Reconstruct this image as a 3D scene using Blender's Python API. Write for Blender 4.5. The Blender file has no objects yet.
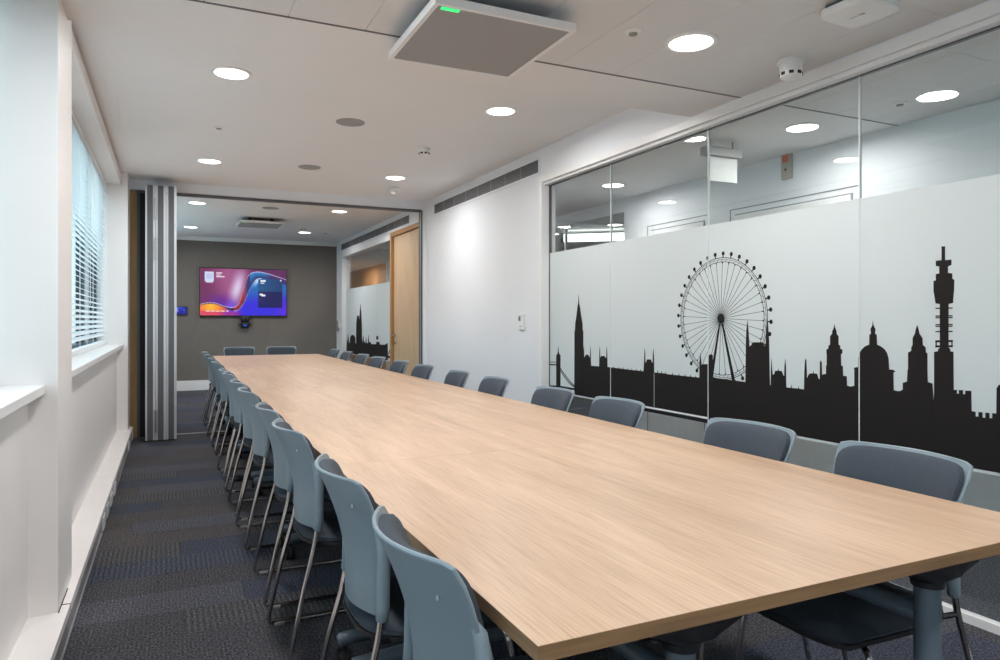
import bpy, bmesh, math, random
from mathutils import Vector, Matrix
from mathutils.geometry import tessellate_polygon
random.seed(7)
S = bpy.context.scene
C = S.collection
PI = math.pi

# ------------------------------------------------------------------ camera, world, exposure
CAMH = 1.213
YAW = 25.2
FPX = 701.0
cam = bpy.data.cameras.new('camera')
cam.sensor_width = 36.0
cam.lens = FPX * 36.0 / 1000.0
cam.shift_y = -0.010
cam.clip_start = 0.02
camo = bpy.data.objects.new('camera', cam)
C.objects.link(camo)
camo.location = (0, 0, CAMH)
camo.rotation_euler = (math.radians(90), 0, math.radians(-YAW))
S.camera = camo

w = bpy.data.worlds.new('world')
S.world = w
w.use_nodes = True
nt = w.node_tree
bg = nt.nodes['Background']
tc = nt.nodes.new('ShaderNodeTexCoord')
sep = nt.nodes.new('ShaderNodeSeparateXYZ')
rmp = nt.nodes.new('ShaderNodeValToRGB')
rmp.color_ramp.elements[0].position = 0.45
rmp.color_ramp.elements[0].color = (0.62, 0.78, 0.86, 1)
rmp.color_ramp.elements[1].position = 0.75
rmp.color_ramp.elements[1].color = (0.66, 0.85, 1.0, 1)
mr = nt.nodes.new('ShaderNodeMapRange')
mr.inputs['From Min'].default_value = -1
mr.inputs['From Max'].default_value = 1
nt.links.new(tc.outputs['Generated'], sep.inputs[0])
nt.links.new(sep.outputs['Z'], mr.inputs['Value'])
nt.links.new(mr.outputs[0], rmp.inputs[0])
nt.links.new(rmp.outputs[0], bg.inputs['Color'])
bg.inputs['Strength'].default_value = 3.6

LAMP_W = 15.0
S.view_settings.view_transform = 'Standard'
S.view_settings.look = 'None'
S.view_settings.gamma = 1.0
S.view_settings.exposure = 0.16
S.view_settings.use_curve_mapping = False
try:
    S.cycles.max_bounces = 14
    S.cycles.diffuse_bounces = 6
    S.cycles.transparent_max_bounces = 24
    S.cycles.caustics_reflective = False
    S.cycles.caustics_refractive = False
except Exception:
    pass

# photograph's measured lines turned into metres on a plane of the room
_s, _c = math.sin(math.radians(YAW)), math.cos(math.radians(YAW))
def on_plane_x(u, v, X):
    a = (u - 500.0) / FPX
    d = X / (_s + a * _c)
    return (d * (_c - a * _s), CAMH + (320.0 - v) / FPX * d)

# ------------------------------------------------------------------ materials
MATS = {}
def srgb(r, g, b):
    f = lambda c: (c / 255.0) / 12.92 if c / 255.0 <= 0.04045 else ((c / 255.0 + 0.055) / 1.055) ** 2.4
    return (f(r), f(g), f(b), 1)
def mat(name, col, rough=0.5, metal=0.0, noise=0.0, scale=8.0, bump=0.0, bscale=200.0, spec=0.5, stretch=None, emit=None, estr=0.0, coat=0.0):
    m = bpy.data.materials.new(name)
    m.use_nodes = True
    n = m.node_tree
    p = n.nodes['Principled BSDF']
    p.inputs['Base Color'].default_value = col
    p.inputs['Roughness'].default_value = rough
    p.inputs['Metallic'].default_value = metal
    p.inputs['Specular IOR Level'].default_value = spec
    if coat:
        p.inputs['Coat Weight'].default_value = coat
    t = n.nodes.new('ShaderNodeTexCoord')
    mp = n.nodes.new('ShaderNodeMapping')
    n.links.new(t.outputs['Object'], mp.inputs[0])
    if stretch:
        mp.inputs['Scale'].default_value = stretch
    if noise > 0:
        no = n.nodes.new('ShaderNodeTexNoise')
        no.inputs['Scale'].default_value = scale
        no.inputs['Detail'].default_value = 5
        n.links.new(mp.outputs[0], no.inputs['Vector'])
        mx = n.nodes.new('ShaderNodeMixRGB')
        mx.blend_type = 'MULTIPLY'
        mx.inputs['Fac'].default_value = 1.0
        r = n.nodes.new('ShaderNodeValToRGB')
        r.color_ramp.elements[0].position = 0.3
        r.color_ramp.elements[1].position = 0.7
        lo = 1 - noise
        r.color_ramp.elements[0].color = (lo, lo, lo, 1)
        r.color_ramp.elements[1].color = (1, 1, 1, 1)
        n.links.new(no.outputs['Fac'], r.inputs[0])
        mx.inputs['Color1'].default_value = col
        n.links.new(r.outputs[0], mx.inputs['Color2'])
        n.links.new(mx.outputs[0], p.inputs['Base Color'])
    if bump > 0:
        nb = n.nodes.new('ShaderNodeTexNoise')
        nb.inputs['Scale'].default_value = bscale
        nb.inputs['Detail'].default_value = 3
        n.links.new(mp.outputs[0], nb.inputs['Vector'])
        b = n.nodes.new('ShaderNodeBump')
        b.inputs['Strength'].default_value = bump
        b.inputs['Distance'].default_value = 0.002
        n.links.new(nb.outputs['Fac'], b.inputs['Height'])
        n.links.new(b.outputs[0], p.inputs['Normal'])
    if emit:
        p.inputs['Emission Color'].default_value = emit
        p.inputs['Emission Strength'].default_value = estr
    MATS[name] = m
    return m

mat('wall_paint', (0.77, 0.79, 0.82, 1), 0.55, noise=0.02, scale=3, bump=0.06, bscale=300)
mat('window_wall_paint', (0.80, 0.775, 0.76, 1), 0.5, noise=0.02, scale=3, bump=0.05, bscale=300)
mat('ceiling_paint', (0.79, 0.785, 0.785, 1), 0.8, noise=0.02, scale=2)
mat('metal_ceiling', (0.72, 0.715, 0.715, 1), 0.55, noise=0.02, scale=2)
mat('white_trim', (0.80, 0.80, 0.80, 1), 0.35)
mat('white_plastic', (0.78, 0.78, 0.77, 1), 0.35)
mat('trunk_white', (0.80, 0.77, 0.76, 1), 0.4, noise=0.03, scale=6)
mat('trunk_grey', (0.32, 0.32, 0.33, 1), 0.5, noise=0.25, scale=5, stretch=(1, 1, 4))
mat('socket_white', (0.75, 0.75, 0.76, 1), 0.3)
mat('dark_gap', (0.02, 0.02, 0.022, 1), 0.7)
mat('dark_grey_metal', (0.12, 0.12, 0.13, 1), 0.45, metal=0.3)
mat('aluminium', (0.58, 0.60, 0.63, 1), 0.35, metal=0.35)
mat('vent_grey', (0.16, 0.16, 0.165, 1), 0.5)
mat('speaker_grille', (0.36, 0.35, 0.34, 1), 0.7, noise=0.2, scale=300)
mat('array_fabric', (0.36, 0.355, 0.355, 1), 0.8, noise=0.15, scale=250)
mat('shell_plastic', (0.205, 0.262, 0.298, 1), 0.42, noise=0.04, scale=6, bump=0.05, bscale=900)
mat('seat_fabric', (0.050, 0.062, 0.080, 1), 0.8, noise=0.15, scale=120, bump=0.25, bscale=700, spec=0.3)
mat('chrome', (0.55, 0.53, 0.52, 1), 0.16, metal=1.0)
mat('table_leg_paint', (0.12, 0.155, 0.19, 1), 0.4, metal=0.2)
mat('black_plastic', (0.015, 0.015, 0.017, 1), 0.45)
mat('grey_rubber', (0.11, 0.112, 0.12, 1), 0.7)
mat('door_oak', (0.62, 0.44, 0.27, 1), 0.45, noise=0.22, scale=6, stretch=(6, 6, 0.4))
mat('frame_oak', (0.46, 0.25, 0.10, 1), 0.45, noise=0.2, scale=6, stretch=(6, 6, 0.5))
mat('post_oak', (0.40, 0.235, 0.095, 1), 0.45, noise=0.2, scale=6, stretch=(6, 6, 0.5))
mat('corridor_wood', (0.62, 0.30, 0.10, 1), 0.45, noise=0.2, scale=4, stretch=(4, 4, 0.4))
mat('feature_fabric', (0.172, 0.155, 0.138, 1), 0.9, noise=0.10, scale=40, stretch=(1, 1, 0.3), bump=0.2, bscale=400)
mat('bezel_black', (0.012, 0.012, 0.014, 1), 0.3)
mat('skyline_vinyl', (0.017, 0.0145, 0.014, 1), 0.55, spec=0.12)
mat('skyline_haze', (0.30, 0.30, 0.31, 1), 0.6)
mat('steel', (0.5, 0.5, 0.5, 1), 0.3, metal=1.0)
mat('lcd', (0.07, 0.16, 0.19, 1), 0.3)
mat('red_label', (0.55, 0.12, 0.06, 1), 0.5)
mat('beige_plastic', (0.42, 0.38, 0.33, 1), 0.5)
mat('grey_mark', (0.25, 0.25, 0.26, 1), 0.5)
mat('slat_white', (0.80, 0.84, 0.86, 1), 0.4)
mat('upvc_dark', (0.05, 0.06, 0.07, 1), 0.4)
mat('render_ochre', (0.28, 0.22, 0.08, 1), 0.8, noise=0.2, scale=2)
mat('pale_render', (0.62, 0.66, 0.68, 1), 0.8, noise=0.1, scale=2)
mat('carpet_backing', (0.02, 0.02, 0.024, 1), 0.95)
mat('exit_white', (0.58, 0.61, 0.60, 1), 0.5)
mat('exit_grey', (0.34, 0.34, 0.34, 1), 0.5)
mat('led_green', (0.0, 0.5, 0.1, 1), 0.4, emit=(0.05, 1.0, 0.25, 1), estr=0.9)
mat('led_blue', (0.0, 0.1, 0.6, 1), 0.4, emit=(0.05, 0.15, 1.0, 1), estr=0.4)
mat('lamp_glow', (1, 1, 1, 1), 0.4, emit=(1.0, 0.97, 0.93, 1), estr=5.0)
mat('strip_glow', (1, 1, 1, 1), 0.4, emit=(0.95, 1.0, 0.96, 1), estr=2.2)

def carpet(name, col, fleck, striped=False):
    m = bpy.data.materials.new(name)
    m.use_nodes = True
    n = m.node_tree
    p = n.nodes['Principled BSDF']
    p.inputs['Roughness'].default_value = 0.95
    p.inputs['Specular IOR Level'].default_value = 0.1
    t = n.nodes.new('ShaderNodeTexCoord')
    mp = n.nodes.new('ShaderNodeMapping')
    mp.inputs['Scale'].default_value = (1, 1, 1)
    n.links.new(t.outputs['Object'], mp.inputs[0])
    no = n.nodes.new('ShaderNodeTexNoise')
    no.inputs['Scale'].default_value = 110
    no.inputs['Detail'].default_value = 4
    no.inputs['Roughness'].default_value = 0.7
    n.links.new(mp.outputs[0], no.inputs['Vector'])
    r = n.nodes.new('ShaderNodeValToRGB')
    r.color_ramp.elements[0].position = 0.42
    r.color_ramp.elements[1].position = 0.62
    r.color_ramp.elements[0].color = col
    r.color_ramp.elements[1].color = fleck
    n.links.new(no.outputs['Fac'], r.inputs[0])
    out = r.outputs[0]
    wv = n.nodes.new('ShaderNodeTexWave')
    wv.wave_type = 'BANDS'
    wv.bands_direction = 'X'
    wv.inputs['Scale'].default_value = 14 if striped else 22
    wv.inputs['Distortion'].default_value = 1.5
    wv.inputs['Detail'].default_value = 2
    wv.inputs['Detail Scale'].default_value = 6
    n.links.new(mp.outputs[0], wv.inputs['Vector'])
    mx = n.nodes.new('ShaderNodeMixRGB')
    mx.blend_type = 'MULTIPLY'
    mx.inputs['Fac'].default_value = 0.40 if striped else 0.20
    n.links.new(out, mx.inputs['Color1'])
    n.links.new(wv.outputs['Color'], mx.inputs['Color2'])
    n.links.new(mx.outputs[0], p.inputs['Base Color'])
    b = n.nodes.new('ShaderNodeBump')
    b.inputs['Strength'].default_value = 0.6
    b.inputs['Distance'].default_value = 0.004
    n.links.new(no.outputs['Fac'], b.inputs['Height'])
    n.links.new(b.outputs[0], p.inputs['Normal'])
    return m
CARPETS = [carpet('carpet_charcoal', (0.030, 0.031, 0.038, 1), (0.135, 0.132, 0.145, 1)),
           carpet('carpet_navy', (0.028, 0.032, 0.047, 1), (0.110, 0.120, 0.160, 1)),
           carpet('carpet_brown_grey', (0.038, 0.035, 0.038, 1), (0.155, 0.143, 0.145, 1)),
           carpet('carpet_slate', (0.040, 0.042, 0.054, 1), (0.160, 0.163, 0.185, 1)),
           carpet('carpet_striped_navy', (0.032, 0.037, 0.055, 1), (0.14, 0.15, 0.19, 1), True),
           carpet('carpet_striped_grey', (0.040, 0.040, 0.045, 1), (0.165, 0.163, 0.172, 1), True)]

def wood_top():
    m = bpy.data.materials.new('light_oak_laminate')
    m.use_nodes = True
    n = m.node_tree
    p = n.nodes['Principled BSDF']
    p.inputs['Roughness'].default_value = 0.38
    p.inputs['Specular IOR Level'].default_value = 0.4
    t = n.nodes.new('ShaderNodeTexCoord')
    oi = n.nodes.new('ShaderNodeObjectInfo')
    add = n.nodes.new('ShaderNodeVectorMath')
    add.operation = 'ADD'
    sc = n.nodes.new('ShaderNodeVectorMath')
    sc.operation = 'SCALE'
    sc.inputs['Scale'].default_value = 13.0
    n.links.new(oi.outputs['Location'], sc.inputs[0])
    n.links.new(t.outputs['Object'], add.inputs[0])
    n.links.new(sc.outputs[0], add.inputs[1])
    def noise(scale, st, det, dist=0.0):
        mp = n.nodes.new('ShaderNodeMapping')
        mp.inputs['Scale'].default_value = st
        n.links.new(add.outputs[0], mp.inputs[0])
        no = n.nodes.new('ShaderNodeTexNoise')
        no.inputs['Scale'].default_value = scale
        no.inputs['Detail'].default_value = det
        no.inputs['Distortion'].default_value = dist
        n.links.new(mp.outputs[0], no.inputs['Vector'])
        return no.outputs['Fac']
    fine = noise(20, (10, 0.32, 10), 5, 0.3)
    broad = noise(3.0, (4.5, 0.35, 4.5), 4, 0.8)
    r1 = n.nodes.new('ShaderNodeValToRGB')
    r1.color_ramp.elements[0].position = 0.25
    r1.color_ramp.elements[0].color = srgb(177, 145, 117)
    r1.color_ramp.elements[1].position = 0.75
    r1.color_ramp.elements[1].color = srgb(204, 172, 144)
    n.links.new(broad, r1.inputs[0])
    r2 = n.nodes.new('ShaderNodeValToRGB')
    r2.color_ramp.elements[0].position = 0.30
    r2.color_ramp.elements[0].color = (0.76, 0.71, 0.66, 1)
    r2.color_ramp.elements[1].position = 0.58
    r2.color_ramp.elements[1].color = (1, 1, 1, 1)
    n.links.new(fine, r2.inputs[0])
    mx = n.nodes.new('ShaderNodeMixRGB')
    mx.blend_type = 'MULTIPLY'
    mx.inputs['Fac'].default_value = 0.8
    n.links.new(r1.outputs[0], mx.inputs['Color1'])
    n.links.new(r2.outputs[0], mx.inputs['Color2'])
    n.links.new(mx.outputs[0], p.inputs['Base Color'])
    return m
MATS['oak_top'] = wood_top()
mat('oak_edge', srgb(140, 108, 76), 0.5, noise=0.3, scale=10, stretch=(0.6, 0.6, 12))

def glass_mat(name, tint, refl, rough=0.0, ior=1.45):
    m = bpy.data.materials.new(name)
    m.use_nodes = True
    n = m.node_tree
    n.nodes.clear()
    o = n.nodes.new('ShaderNodeOutputMaterial')
    tr = n.nodes.new('ShaderNodeBsdfTransparent')
    tr.inputs['Color'].default_value = tint
    gl = n.nodes.new('ShaderNodeBsdfGlossy')
    gl.inputs['Roughness'].default_value = rough
    fr = n.nodes.new('ShaderNodeFresnel')
    ge = n.nodes.new('ShaderNodeNewGeometry')
    io = n.nodes.new('ShaderNodeMapRange')
    io.inputs['To Min'].default_value = ior
    io.inputs['To Max'].default_value = 1.0 / ior
    n.links.new(ge.outputs['Backfacing'], io.inputs['Value'])
    n.links.new(io.outputs[0], fr.inputs['IOR'])
    mu = n.nodes.new('ShaderNodeMath')
    mu.operation = 'MULTIPLY'
    mu.inputs[1].default_value = refl
    mx = n.nodes.new('ShaderNodeMixShader')
    n.links.new(fr.outputs[0], mu.inputs[0])
    n.links.new(mu.outputs[0], mx.inputs[0])
    n.links.new(tr.outputs[0], mx.inputs[1])
    n.links.new(gl.outputs[0], mx.inputs[2])
    n.links.new(mx.outputs[0], o.inputs['Surface'])
    MATS[name] = m
    return m
glass_mat('partition_glass', (0.97, 0.988, 0.98, 1), 1.0)
glass_mat('window_glass', (0.9, 0.95, 0.95, 1), 1.0)
mat('glass_edge', (0.72, 0.78, 0.78, 1), 0.2)

def film_mat(name, col):
    m = bpy.data.materials.new(name)
    m.use_nodes = True
    n = m.node_tree
    n.nodes.clear()
    o = n.nodes.new('ShaderNodeOutputMaterial')
    df = n.nodes.new('ShaderNodeBsdfDiffuse')
    df.inputs['Color'].default_value = col
    tl = n.nodes.new('ShaderNodeBsdfTranslucent')
    tl.inputs['Color'].default_value = (0.84, 0.89, 0.89, 1)
    gl = n.nodes.new('ShaderNodeBsdfGlossy')
    gl.inputs['Roughness'].default_value = 0.35
    m1 = n.nodes.new('ShaderNodeMixShader')
    m1.inputs[0].default_value = 0.45
    m2 = n.nodes.new('ShaderNodeMixShader')
    m2.inputs[0].default_value = 0.04
    n.links.new(df.outputs[0], m1.inputs[1])
    n.links.new(tl.outputs[0], m1.inputs[2])
    n.links.new(m1.outputs[0], m2.inputs[1])
    n.links.new(gl.outputs[0], m2.inputs[2])
    n.links.new(m2.outputs[0], o.inputs['Surface'])
    MATS[name] = m
film_mat('frosted_film', (0.80, 0.835, 0.845, 1))

# ------------------------------------------------------------------ mesh helpers
def B():
    return bmesh.new()
def box(bm, x0, x1, y0, y1, z0, z1):
    if x0 > x1: x0, x1 = x1, x0
    if y0 > y1: y0, y1 = y1, y0
    if z0 > z1: z0, z1 = z1, z0
    v = [bm.verts.new(p) for p in ((x0, y0, z0), (x1, y0, z0), (x1, y1, z0), (x0, y1, z0), (x0, y0, z1), (x1, y0, z1), (x1, y1, z1), (x0, y1, z1))]
    for f in ((0, 3, 2, 1), (4, 5, 6, 7), (0, 1, 5, 4), (1, 2, 6, 5), (2, 3, 7, 6), (3, 0, 4, 7)):
        bm.faces.new([v[i] for i in f])
    return bm
def bevel(bm, w, seg=2):
    bmesh.ops.bevel(bm, geom=list(bm.edges), offset=w, segments=seg, profile=0.5, affect='EDGES')
    return bm
def lathe(bm, prof, cx=0, cy=0, n=24, cz=0):
    rings = []
    for r, z in prof:
        if r < 1e-6:
            rings.append([bm.verts.new((cx, cy, cz + z))])
        else:
            rings.append([bm.verts.new((cx + r * math.cos(2 * PI * i / n), cy + r * math.sin(2 * PI * i / n), cz + z)) for i in range(n)])
    for a, b in zip(rings[:-1], rings[1:]):
        for i in range(n):
            j = (i + 1) % n
            if len(a) == 1 and len(b) == 1: continue
            if len(a) == 1: bm.faces.new((a[0], b[i], b[j]))
            elif len(b) == 1: bm.faces.new((a[i], b[0], a[j]))
            else: bm.faces.new((a[i], b[i], b[j], a[j]))
    return bm
def tube(bm, pts, r, n=8, rx=None):
    pts = [Vector(p) for p in pts]
    rings = []
    prev = None
    for i, p in enumerate(pts):
        if i == 0: d = pts[1] - p
        elif i == len(pts) - 1: d = p - pts[i - 1]
        else: d = (pts[i + 1] - p).normalized() + (p - pts[i - 1]).normalized()
        d.normalize()
        if prev is None:
            a = d.cross(Vector((0, 0, 1)))
            if a.length < 0.1: a = d.cross(Vector((1, 0, 0)))
        else:
            a = prev - d * prev.dot(d)
        a.normalize()
        prev = a
        b = d.cross(a)
        rr = r[i] if isinstance(r, (list, tuple)) else r
        rings.append([bm.verts.new(p + a * (math.cos(2 * PI * k / n) * rr) + b * (math.sin(2 * PI * k / n) * (rr if rx is None else rx))) for k in range(n)])
    for a, b in zip(rings[:-1], rings[1:]):
        for k in range(n):
            j = (k + 1) % n
            bm.faces.new((a[k], a[j], b[j], b[k]))
    bm.faces.new(rings[0][::-1])
    bm.faces.new(rings[-1])
    return bm
def smooth_path(pts, rad=0.03, seg=4):
    pts = [Vector(p) for p in pts]
    out = [pts[0]]
    for i in range(1, len(pts) - 1):
        a, p, b = pts[i - 1], pts[i], pts[i + 1]
        ra = min(rad, (a - p).length * 0.45, (b - p).length * 0.45)
        s = p + (a - p).normalized() * ra
        e = p + (b - p).normalized() * ra
        for k in range(seg + 1):
            t = k / seg
            out.append(s * (1 - t) ** 2 + p * 2 * t * (1 - t) + e * t * t)
    out.append(pts[-1])
    return out
def prism_x(bm, poly, x0, x1):
    """closed (y, z) outline given depth along x"""
    vs = [Vector((0, y, z)) for y, z in poly]
    tris = tessellate_polygon([vs])
    a = [bm.verts.new((x0, y, z)) for y, z in poly]
    b = [bm.verts.new((x1, y, z)) for y, z in poly]
    for t in tris:
        bm.faces.new([a[i] for i in t])
        bm.faces.new([b[i] for i in t][::-1])
    n = len(poly)
    for i in range(n):
        j = (i + 1) % n
        bm.faces.new((a[i], a[j], b[j], b[i]))
    return bm
def slab_surface(bm, f, nu, nv, th):
    """thick sheet: f(s, t) -> (point, offset direction), s, t in 0..1"""
    F, K = [], []
    for j in range(nv + 1):
        F.append([]); K.append([])
        for i in range(nu + 1):
            p, d = f(i / nu, j / nv)
            F[-1].append(bm.verts.new(p)); K[-1].append(bm.verts.new(Vector(p) + Vector(d) * th))
    for j in range(nv):
        for i in range(nu):
            bm.faces.new((F[j][i], F[j][i + 1], F[j + 1][i + 1], F[j + 1][i]))
            bm.faces.new((K[j][i], K[j + 1][i], K[j + 1][i + 1], K[j][i + 1]))
    for i in range(nu):
        bm.faces.new((F[0][i], K[0][i], K[0][i + 1], F[0][i + 1]))
        bm.faces.new((F[nv][i], F[nv][i + 1], K[nv][i + 1], K[nv][i]))
    for j in range(nv):
        bm.faces.new((F[j][0], F[j + 1][0], K[j + 1][0], K[j][0]))
        bm.faces.new((F[j][nu], K[j][nu], K[j + 1][nu], F[j + 1][nu]))
    return bm

def me_from(name, bm, m, smooth=False, recalc=True):
    if recalc:
        bmesh.ops.recalc_face_normals(bm, faces=bm.faces)
    me = bpy.data.meshes.new(name)
    bm.to_mesh(me)
    bm.free()
    me.materials.append(MATS[m] if isinstance(m, str) else m)
    if smooth:
        for p in me.polygons: p.use_smooth = True
        try:
            me.set_sharp_from_angle(angle=math.radians(40))
        except Exception:
            pass
    return me
def obj(name, bm, m, parent=None, smooth=False, loc=None):
    me = me_from(name, bm, m, smooth) if isinstance(bm, bmesh.types.BMesh) else bm
    o = bpy.data.objects.new(name, me)
    C.objects.link(o)
    if parent is not None: o.parent = parent
    if loc is not None: o.location = loc
    return o
def thing(name, label, cat, loc=(0, 0, 0), rz=0, group=None):
    o = bpy.data.objects.new(name, None)
    C.objects.link(o)
    o.empty_display_size = 0.1
    o.location = loc
    o.rotation_euler = (0, 0, rz)
    o['label'] = label
    o['category'] = cat
    if group: o['group'] = group
    return o
def tag(o, label, cat, group=None):
    o['label'] = label; o['category'] = cat
    if group: o['group'] = group
    return o
def struct(name, bm=None, m=None, smooth=False, label=None):
    if bm is None:
        o = bpy.data.objects.new(name, None); C.objects.link(o)
    else:
        o = obj(name, bm, m, None, smooth)
    o['kind'] = 'structure'
    if label: o['label'] = label
    return o
def dup(root, loc=None, rz=None, label=None, group=None):
    r = root.copy(); C.objects.link(r)
    if loc is not None: r.location = loc
    if rz is not None: r.rotation_euler = (0, 0, rz)
    if label: r['label'] = label
    if group: r['group'] = group
    for ch in list(root.children):
        c = ch.copy(); C.objects.link(c); c.parent = r
        for g in list(ch.children):
            d = g.copy(); C.objects.link(d); d.parent = c
    return r

# ------------------------------------------------------------------ room dimensions
LOWC, HIC = 2.430, 2.656          # ceiling heights
STEP_Y, JOINT_Y = 3.30, 2.915     # low ceiling ends / metal tiles end
BACK_Y = -2.4
PART_Y = 8.13                     # folding partition line
FAR_Y = 13.20
WR = 2.825                        # right wall face
GX = 2.905                        # glass plane
CORX = 4.12                       # corridor's far wall
XF, XPAN, XWIN = -0.376, -0.470, -0.600   # pier face, panel under sill, window plane

# ---- floor with carpet planks
bm = B(); box(bm, -1.0, 7.6, BACK_Y - 0.2, 18.2, -0.12, -0.008)
floor = struct('floor', bm, 'carpet_backing')
PW, PL = 0.25, 1.0
bm = B(); box(bm, -PL / 2 + 0.0008, PL / 2 - 0.0008, -PW / 2 + 0.0008, PW / 2 - 0.0008, -0.008, 0)
base_me = me_from('carpet_plank', bm, CARPETS[0])
plank_me = []
for cm in CARPETS:
    m2 = base_me.copy(); m2.materials.clear(); m2.materials.append(cm); plank_me.append(m2)
hs = None
def half_planks(length, cm_i):
    b = B(); box(b, -length / 2 + 0.0008, length / 2 - 0.0008, -PW / 2 + 0.0008, PW / 2 - 0.0008, -0.008, 0)
    return me_from('carpet_plank', b, CARPETS[cm_i])
cache = {}
row = 0
y = -0.28
xl, xr = -0.45, GX
rest = B()
while y < FAR_Y - 0.01:
    off = [0.0, 0.5, 0.25, 0.75][row % 4] if row % 3 else random.choice([0.1, 0.6, 0.35])
    x = xl - off
    yc = y + PW / 2
    while x < xr:
        a, b_ = max(x, xl), min(x + PL, xr)
        L = round(b_ - a, 3)
        if L > 0.02:
            k = random.choices(range(6), weights=[30, 20, 16, 20, 7, 7])[0]
            key = (L, k)
            if key not in cache:
                cache[key] = plank_me[k] if abs(L - PL) < 1e-3 else half_planks(L, k)
            o = bpy.data.objects.new('carpet_plank', cache[key]); C.objects.link(o)
            o.parent = floor; o.location = ((a + b_) / 2, yc, random.uniform(-0.0006, 0.0004))
        x += PL
    y += PW; row += 1
# corridor and office carpet
bm = B()
box(bm, GX + 0.002, 7.4, BACK_Y, 18.0, -0.008, 0)
o = obj('corridor_carpet', bm, CARPETS[3], floor)
bm = B()
box(bm, -0.9, GX, BACK_Y, -0.282, -0.008, 0)
o = obj('carpet_field', bm, CARPETS[0], floor)

# ---- window wall on the left
def left_wall():
    bm = B()
    o0, o1 = -0.75, -0.62      # outer skin
    b1, e1 = BACK_Y, 3.05      # bay one
    b2, e2 = 3.45, 7.76        # bay two
    for (a, b) in ((b1, e1), (b2, e2)):
        box(bm, o0, XPAN, a, b, 0, 0.94)                # apron below the sill
        box(bm, o0, -0.60, a, b, 2.53, HIC + 0.1)       # above the window
    box(bm, o0, XF, e1, b2, 0, HIC + 0.1)               # pier between the bays
    box(bm, o0, XF, e2, 8.09, 0, HIC + 0.1)             # pier beside the partition
    box(bm, -0.75, -0.376, 8.25, 8.9, 0, HIC + 0.1)
    box(bm, -0.75, -0.376, 12.6, FAR_Y, 0, HIC + 0.1)
    box(bm, -0.75, -0.47, 8.9, 12.6, 0, 0.94)
    box(bm, -0.75, -0.60, 8.9, 12.6, 2.53, HIC + 0.1)
    return bm
wl = struct('wall_left', left_wall(), 'window_wall_paint')
# soffit boxing above the windows
bm = B()
box(bm, -0.60, -0.433, 3.451, 7.759, 2.535, 2.635)
tr = struct('trim_1', bm, 'window_wall_paint')
bm = B(); box(bm, -0.60, -0.452, 3.451, 7.759, 2.635, HIC)
struct('trim_2', bm, 'dark_gap')  # set-back strip coloured dark as the shadow line under the ceiling
bm = B(); box(bm, -0.60, -0.433, BACK_Y, 3.049, 2.40, LOWC + 0.1)
struct('trim_3', bm, 'window_wall_paint')
# sills
for i, (a, b) in enumerate(((BACK_Y, 3.049), (3.451, 7.759))):
    bm = B(); box(bm, -0.60, -0.415, a, b, 0.941, 0.976); 
    bevel(bm, 0.003, 1)
    struct('trim_%d' % (4 + i), bm, 'white_trim', label='white painted window sill')
# perimeter trunking along the floor
TZ = 0.125
tk = struct('trim_6', None, None)
bm = B(); box(bm, -0.47, -0.352, BACK_Y, 8.02, TZ - 0.02, TZ); box(bm, -0.395, -0.345, BACK_Y, 8.02, TZ - 0.028, TZ + 0.004)
obj('trunking_lid', bm, 'trunk_white', tk)
bm = B(); box(bm, -0.368, -0.35, BACK_Y, 8.02, 0, TZ - 0.028); box(bm, -0.35, -0.346, BACK_Y, 8.02, 0.006, 0.016); box(bm, -0.35, -0.346, BACK_Y, 8.02, TZ - 0.045, TZ - 0.034)
obj('trunking_face', bm, 'trunk_grey', tk)
bm = B(); box(bm, -0.41, -0.34, 8.015, 8.03, 0, TZ + 0.006)
obj('end_cap', bm, 'socket_white', tk)
bm = B(); box(bm, -0.385, -0.3445, 3.12, 3.126, 0.1, TZ + 0.0052); box(bm, -0.3755, -0.372, 3.04, 3.3, TZ + 0.003, TZ + 0.007)
obj('joint_gap', bm, 'dark_gap', tk)
# double sockets on the trunking face
for k, yy in enumerate((4.62, 4.90, 5.18, 5.50, 7.3)):
    t = thing('power_socket', ['white double socket on the floor trunking, the nearest of the row',
                               'white double socket on the floor trunking, second nearest',
                               'white double socket on the floor trunking, middle of the row',
                               'white double socket on the floor trunking, fourth of the row',
                               'white socket on the trunking nearest the folded partition'][k], 'socket', (-0.35, yy, 0.055), 0, 'sockets on the window wall trunking')
    bm = B(); box(bm, 0, 0.010, -0.07, 0.07, -0.036, 0.036); bevel(bm, 0.002, 1)
    obj('faceplate', bm, 'socket_white', t)
    for s in (-1, 1):
        bm = B()
        for dy, dz in ((0, 0.014), (-0.011, -0.008), (0.011, -0.008)):
            box(bm, 0.0098, 0.0104, s * 0.035 + dy - 0.003, s * 0.035 + dy + 0.003, dz - 0.003, dz + 0.003)
        obj('pin_holes', bm, 'dark_gap', t)

# windows
def window(n, a, b, z0, z1, bays):
    t = struct('window_%d' % n, None)
    bm = B()
    box(bm, -0.70, -0.64, a, b, z0, z0 + 0.05); box(bm, -0.70, -0.64, a, b, z1 - 0.05, z1)
    for k in range(bays + 1):
        yy = a + (b - a) * k / bays
        box(bm, -0.70, -0.64, max(a, yy - 0.035), min(b, yy + 0.035), z0 + 0.05, z1 - 0.05)
    obj('window_frame', bm, 'upvc_dark', t)
    for k in range(bays):
        y0 = a + (b - a) * k / bays + 0.036; y1 = a + (b - a) * (k + 1) / bays - 0.036
        if k == 0: y0 = a + 0.036
        bm = B(); box(bm, -0.674, -0.668, y0, y1, z0 + 0.051, z1 - 0.051)
        obj('glass_pane', bm, 'window_glass', t)
    return t
window(1, 3.451, 7.759, 0.977, 2.529, 4)
window(2, BACK_Y + 0.01, 3.049, 0.977, 2.529, 5)

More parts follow.
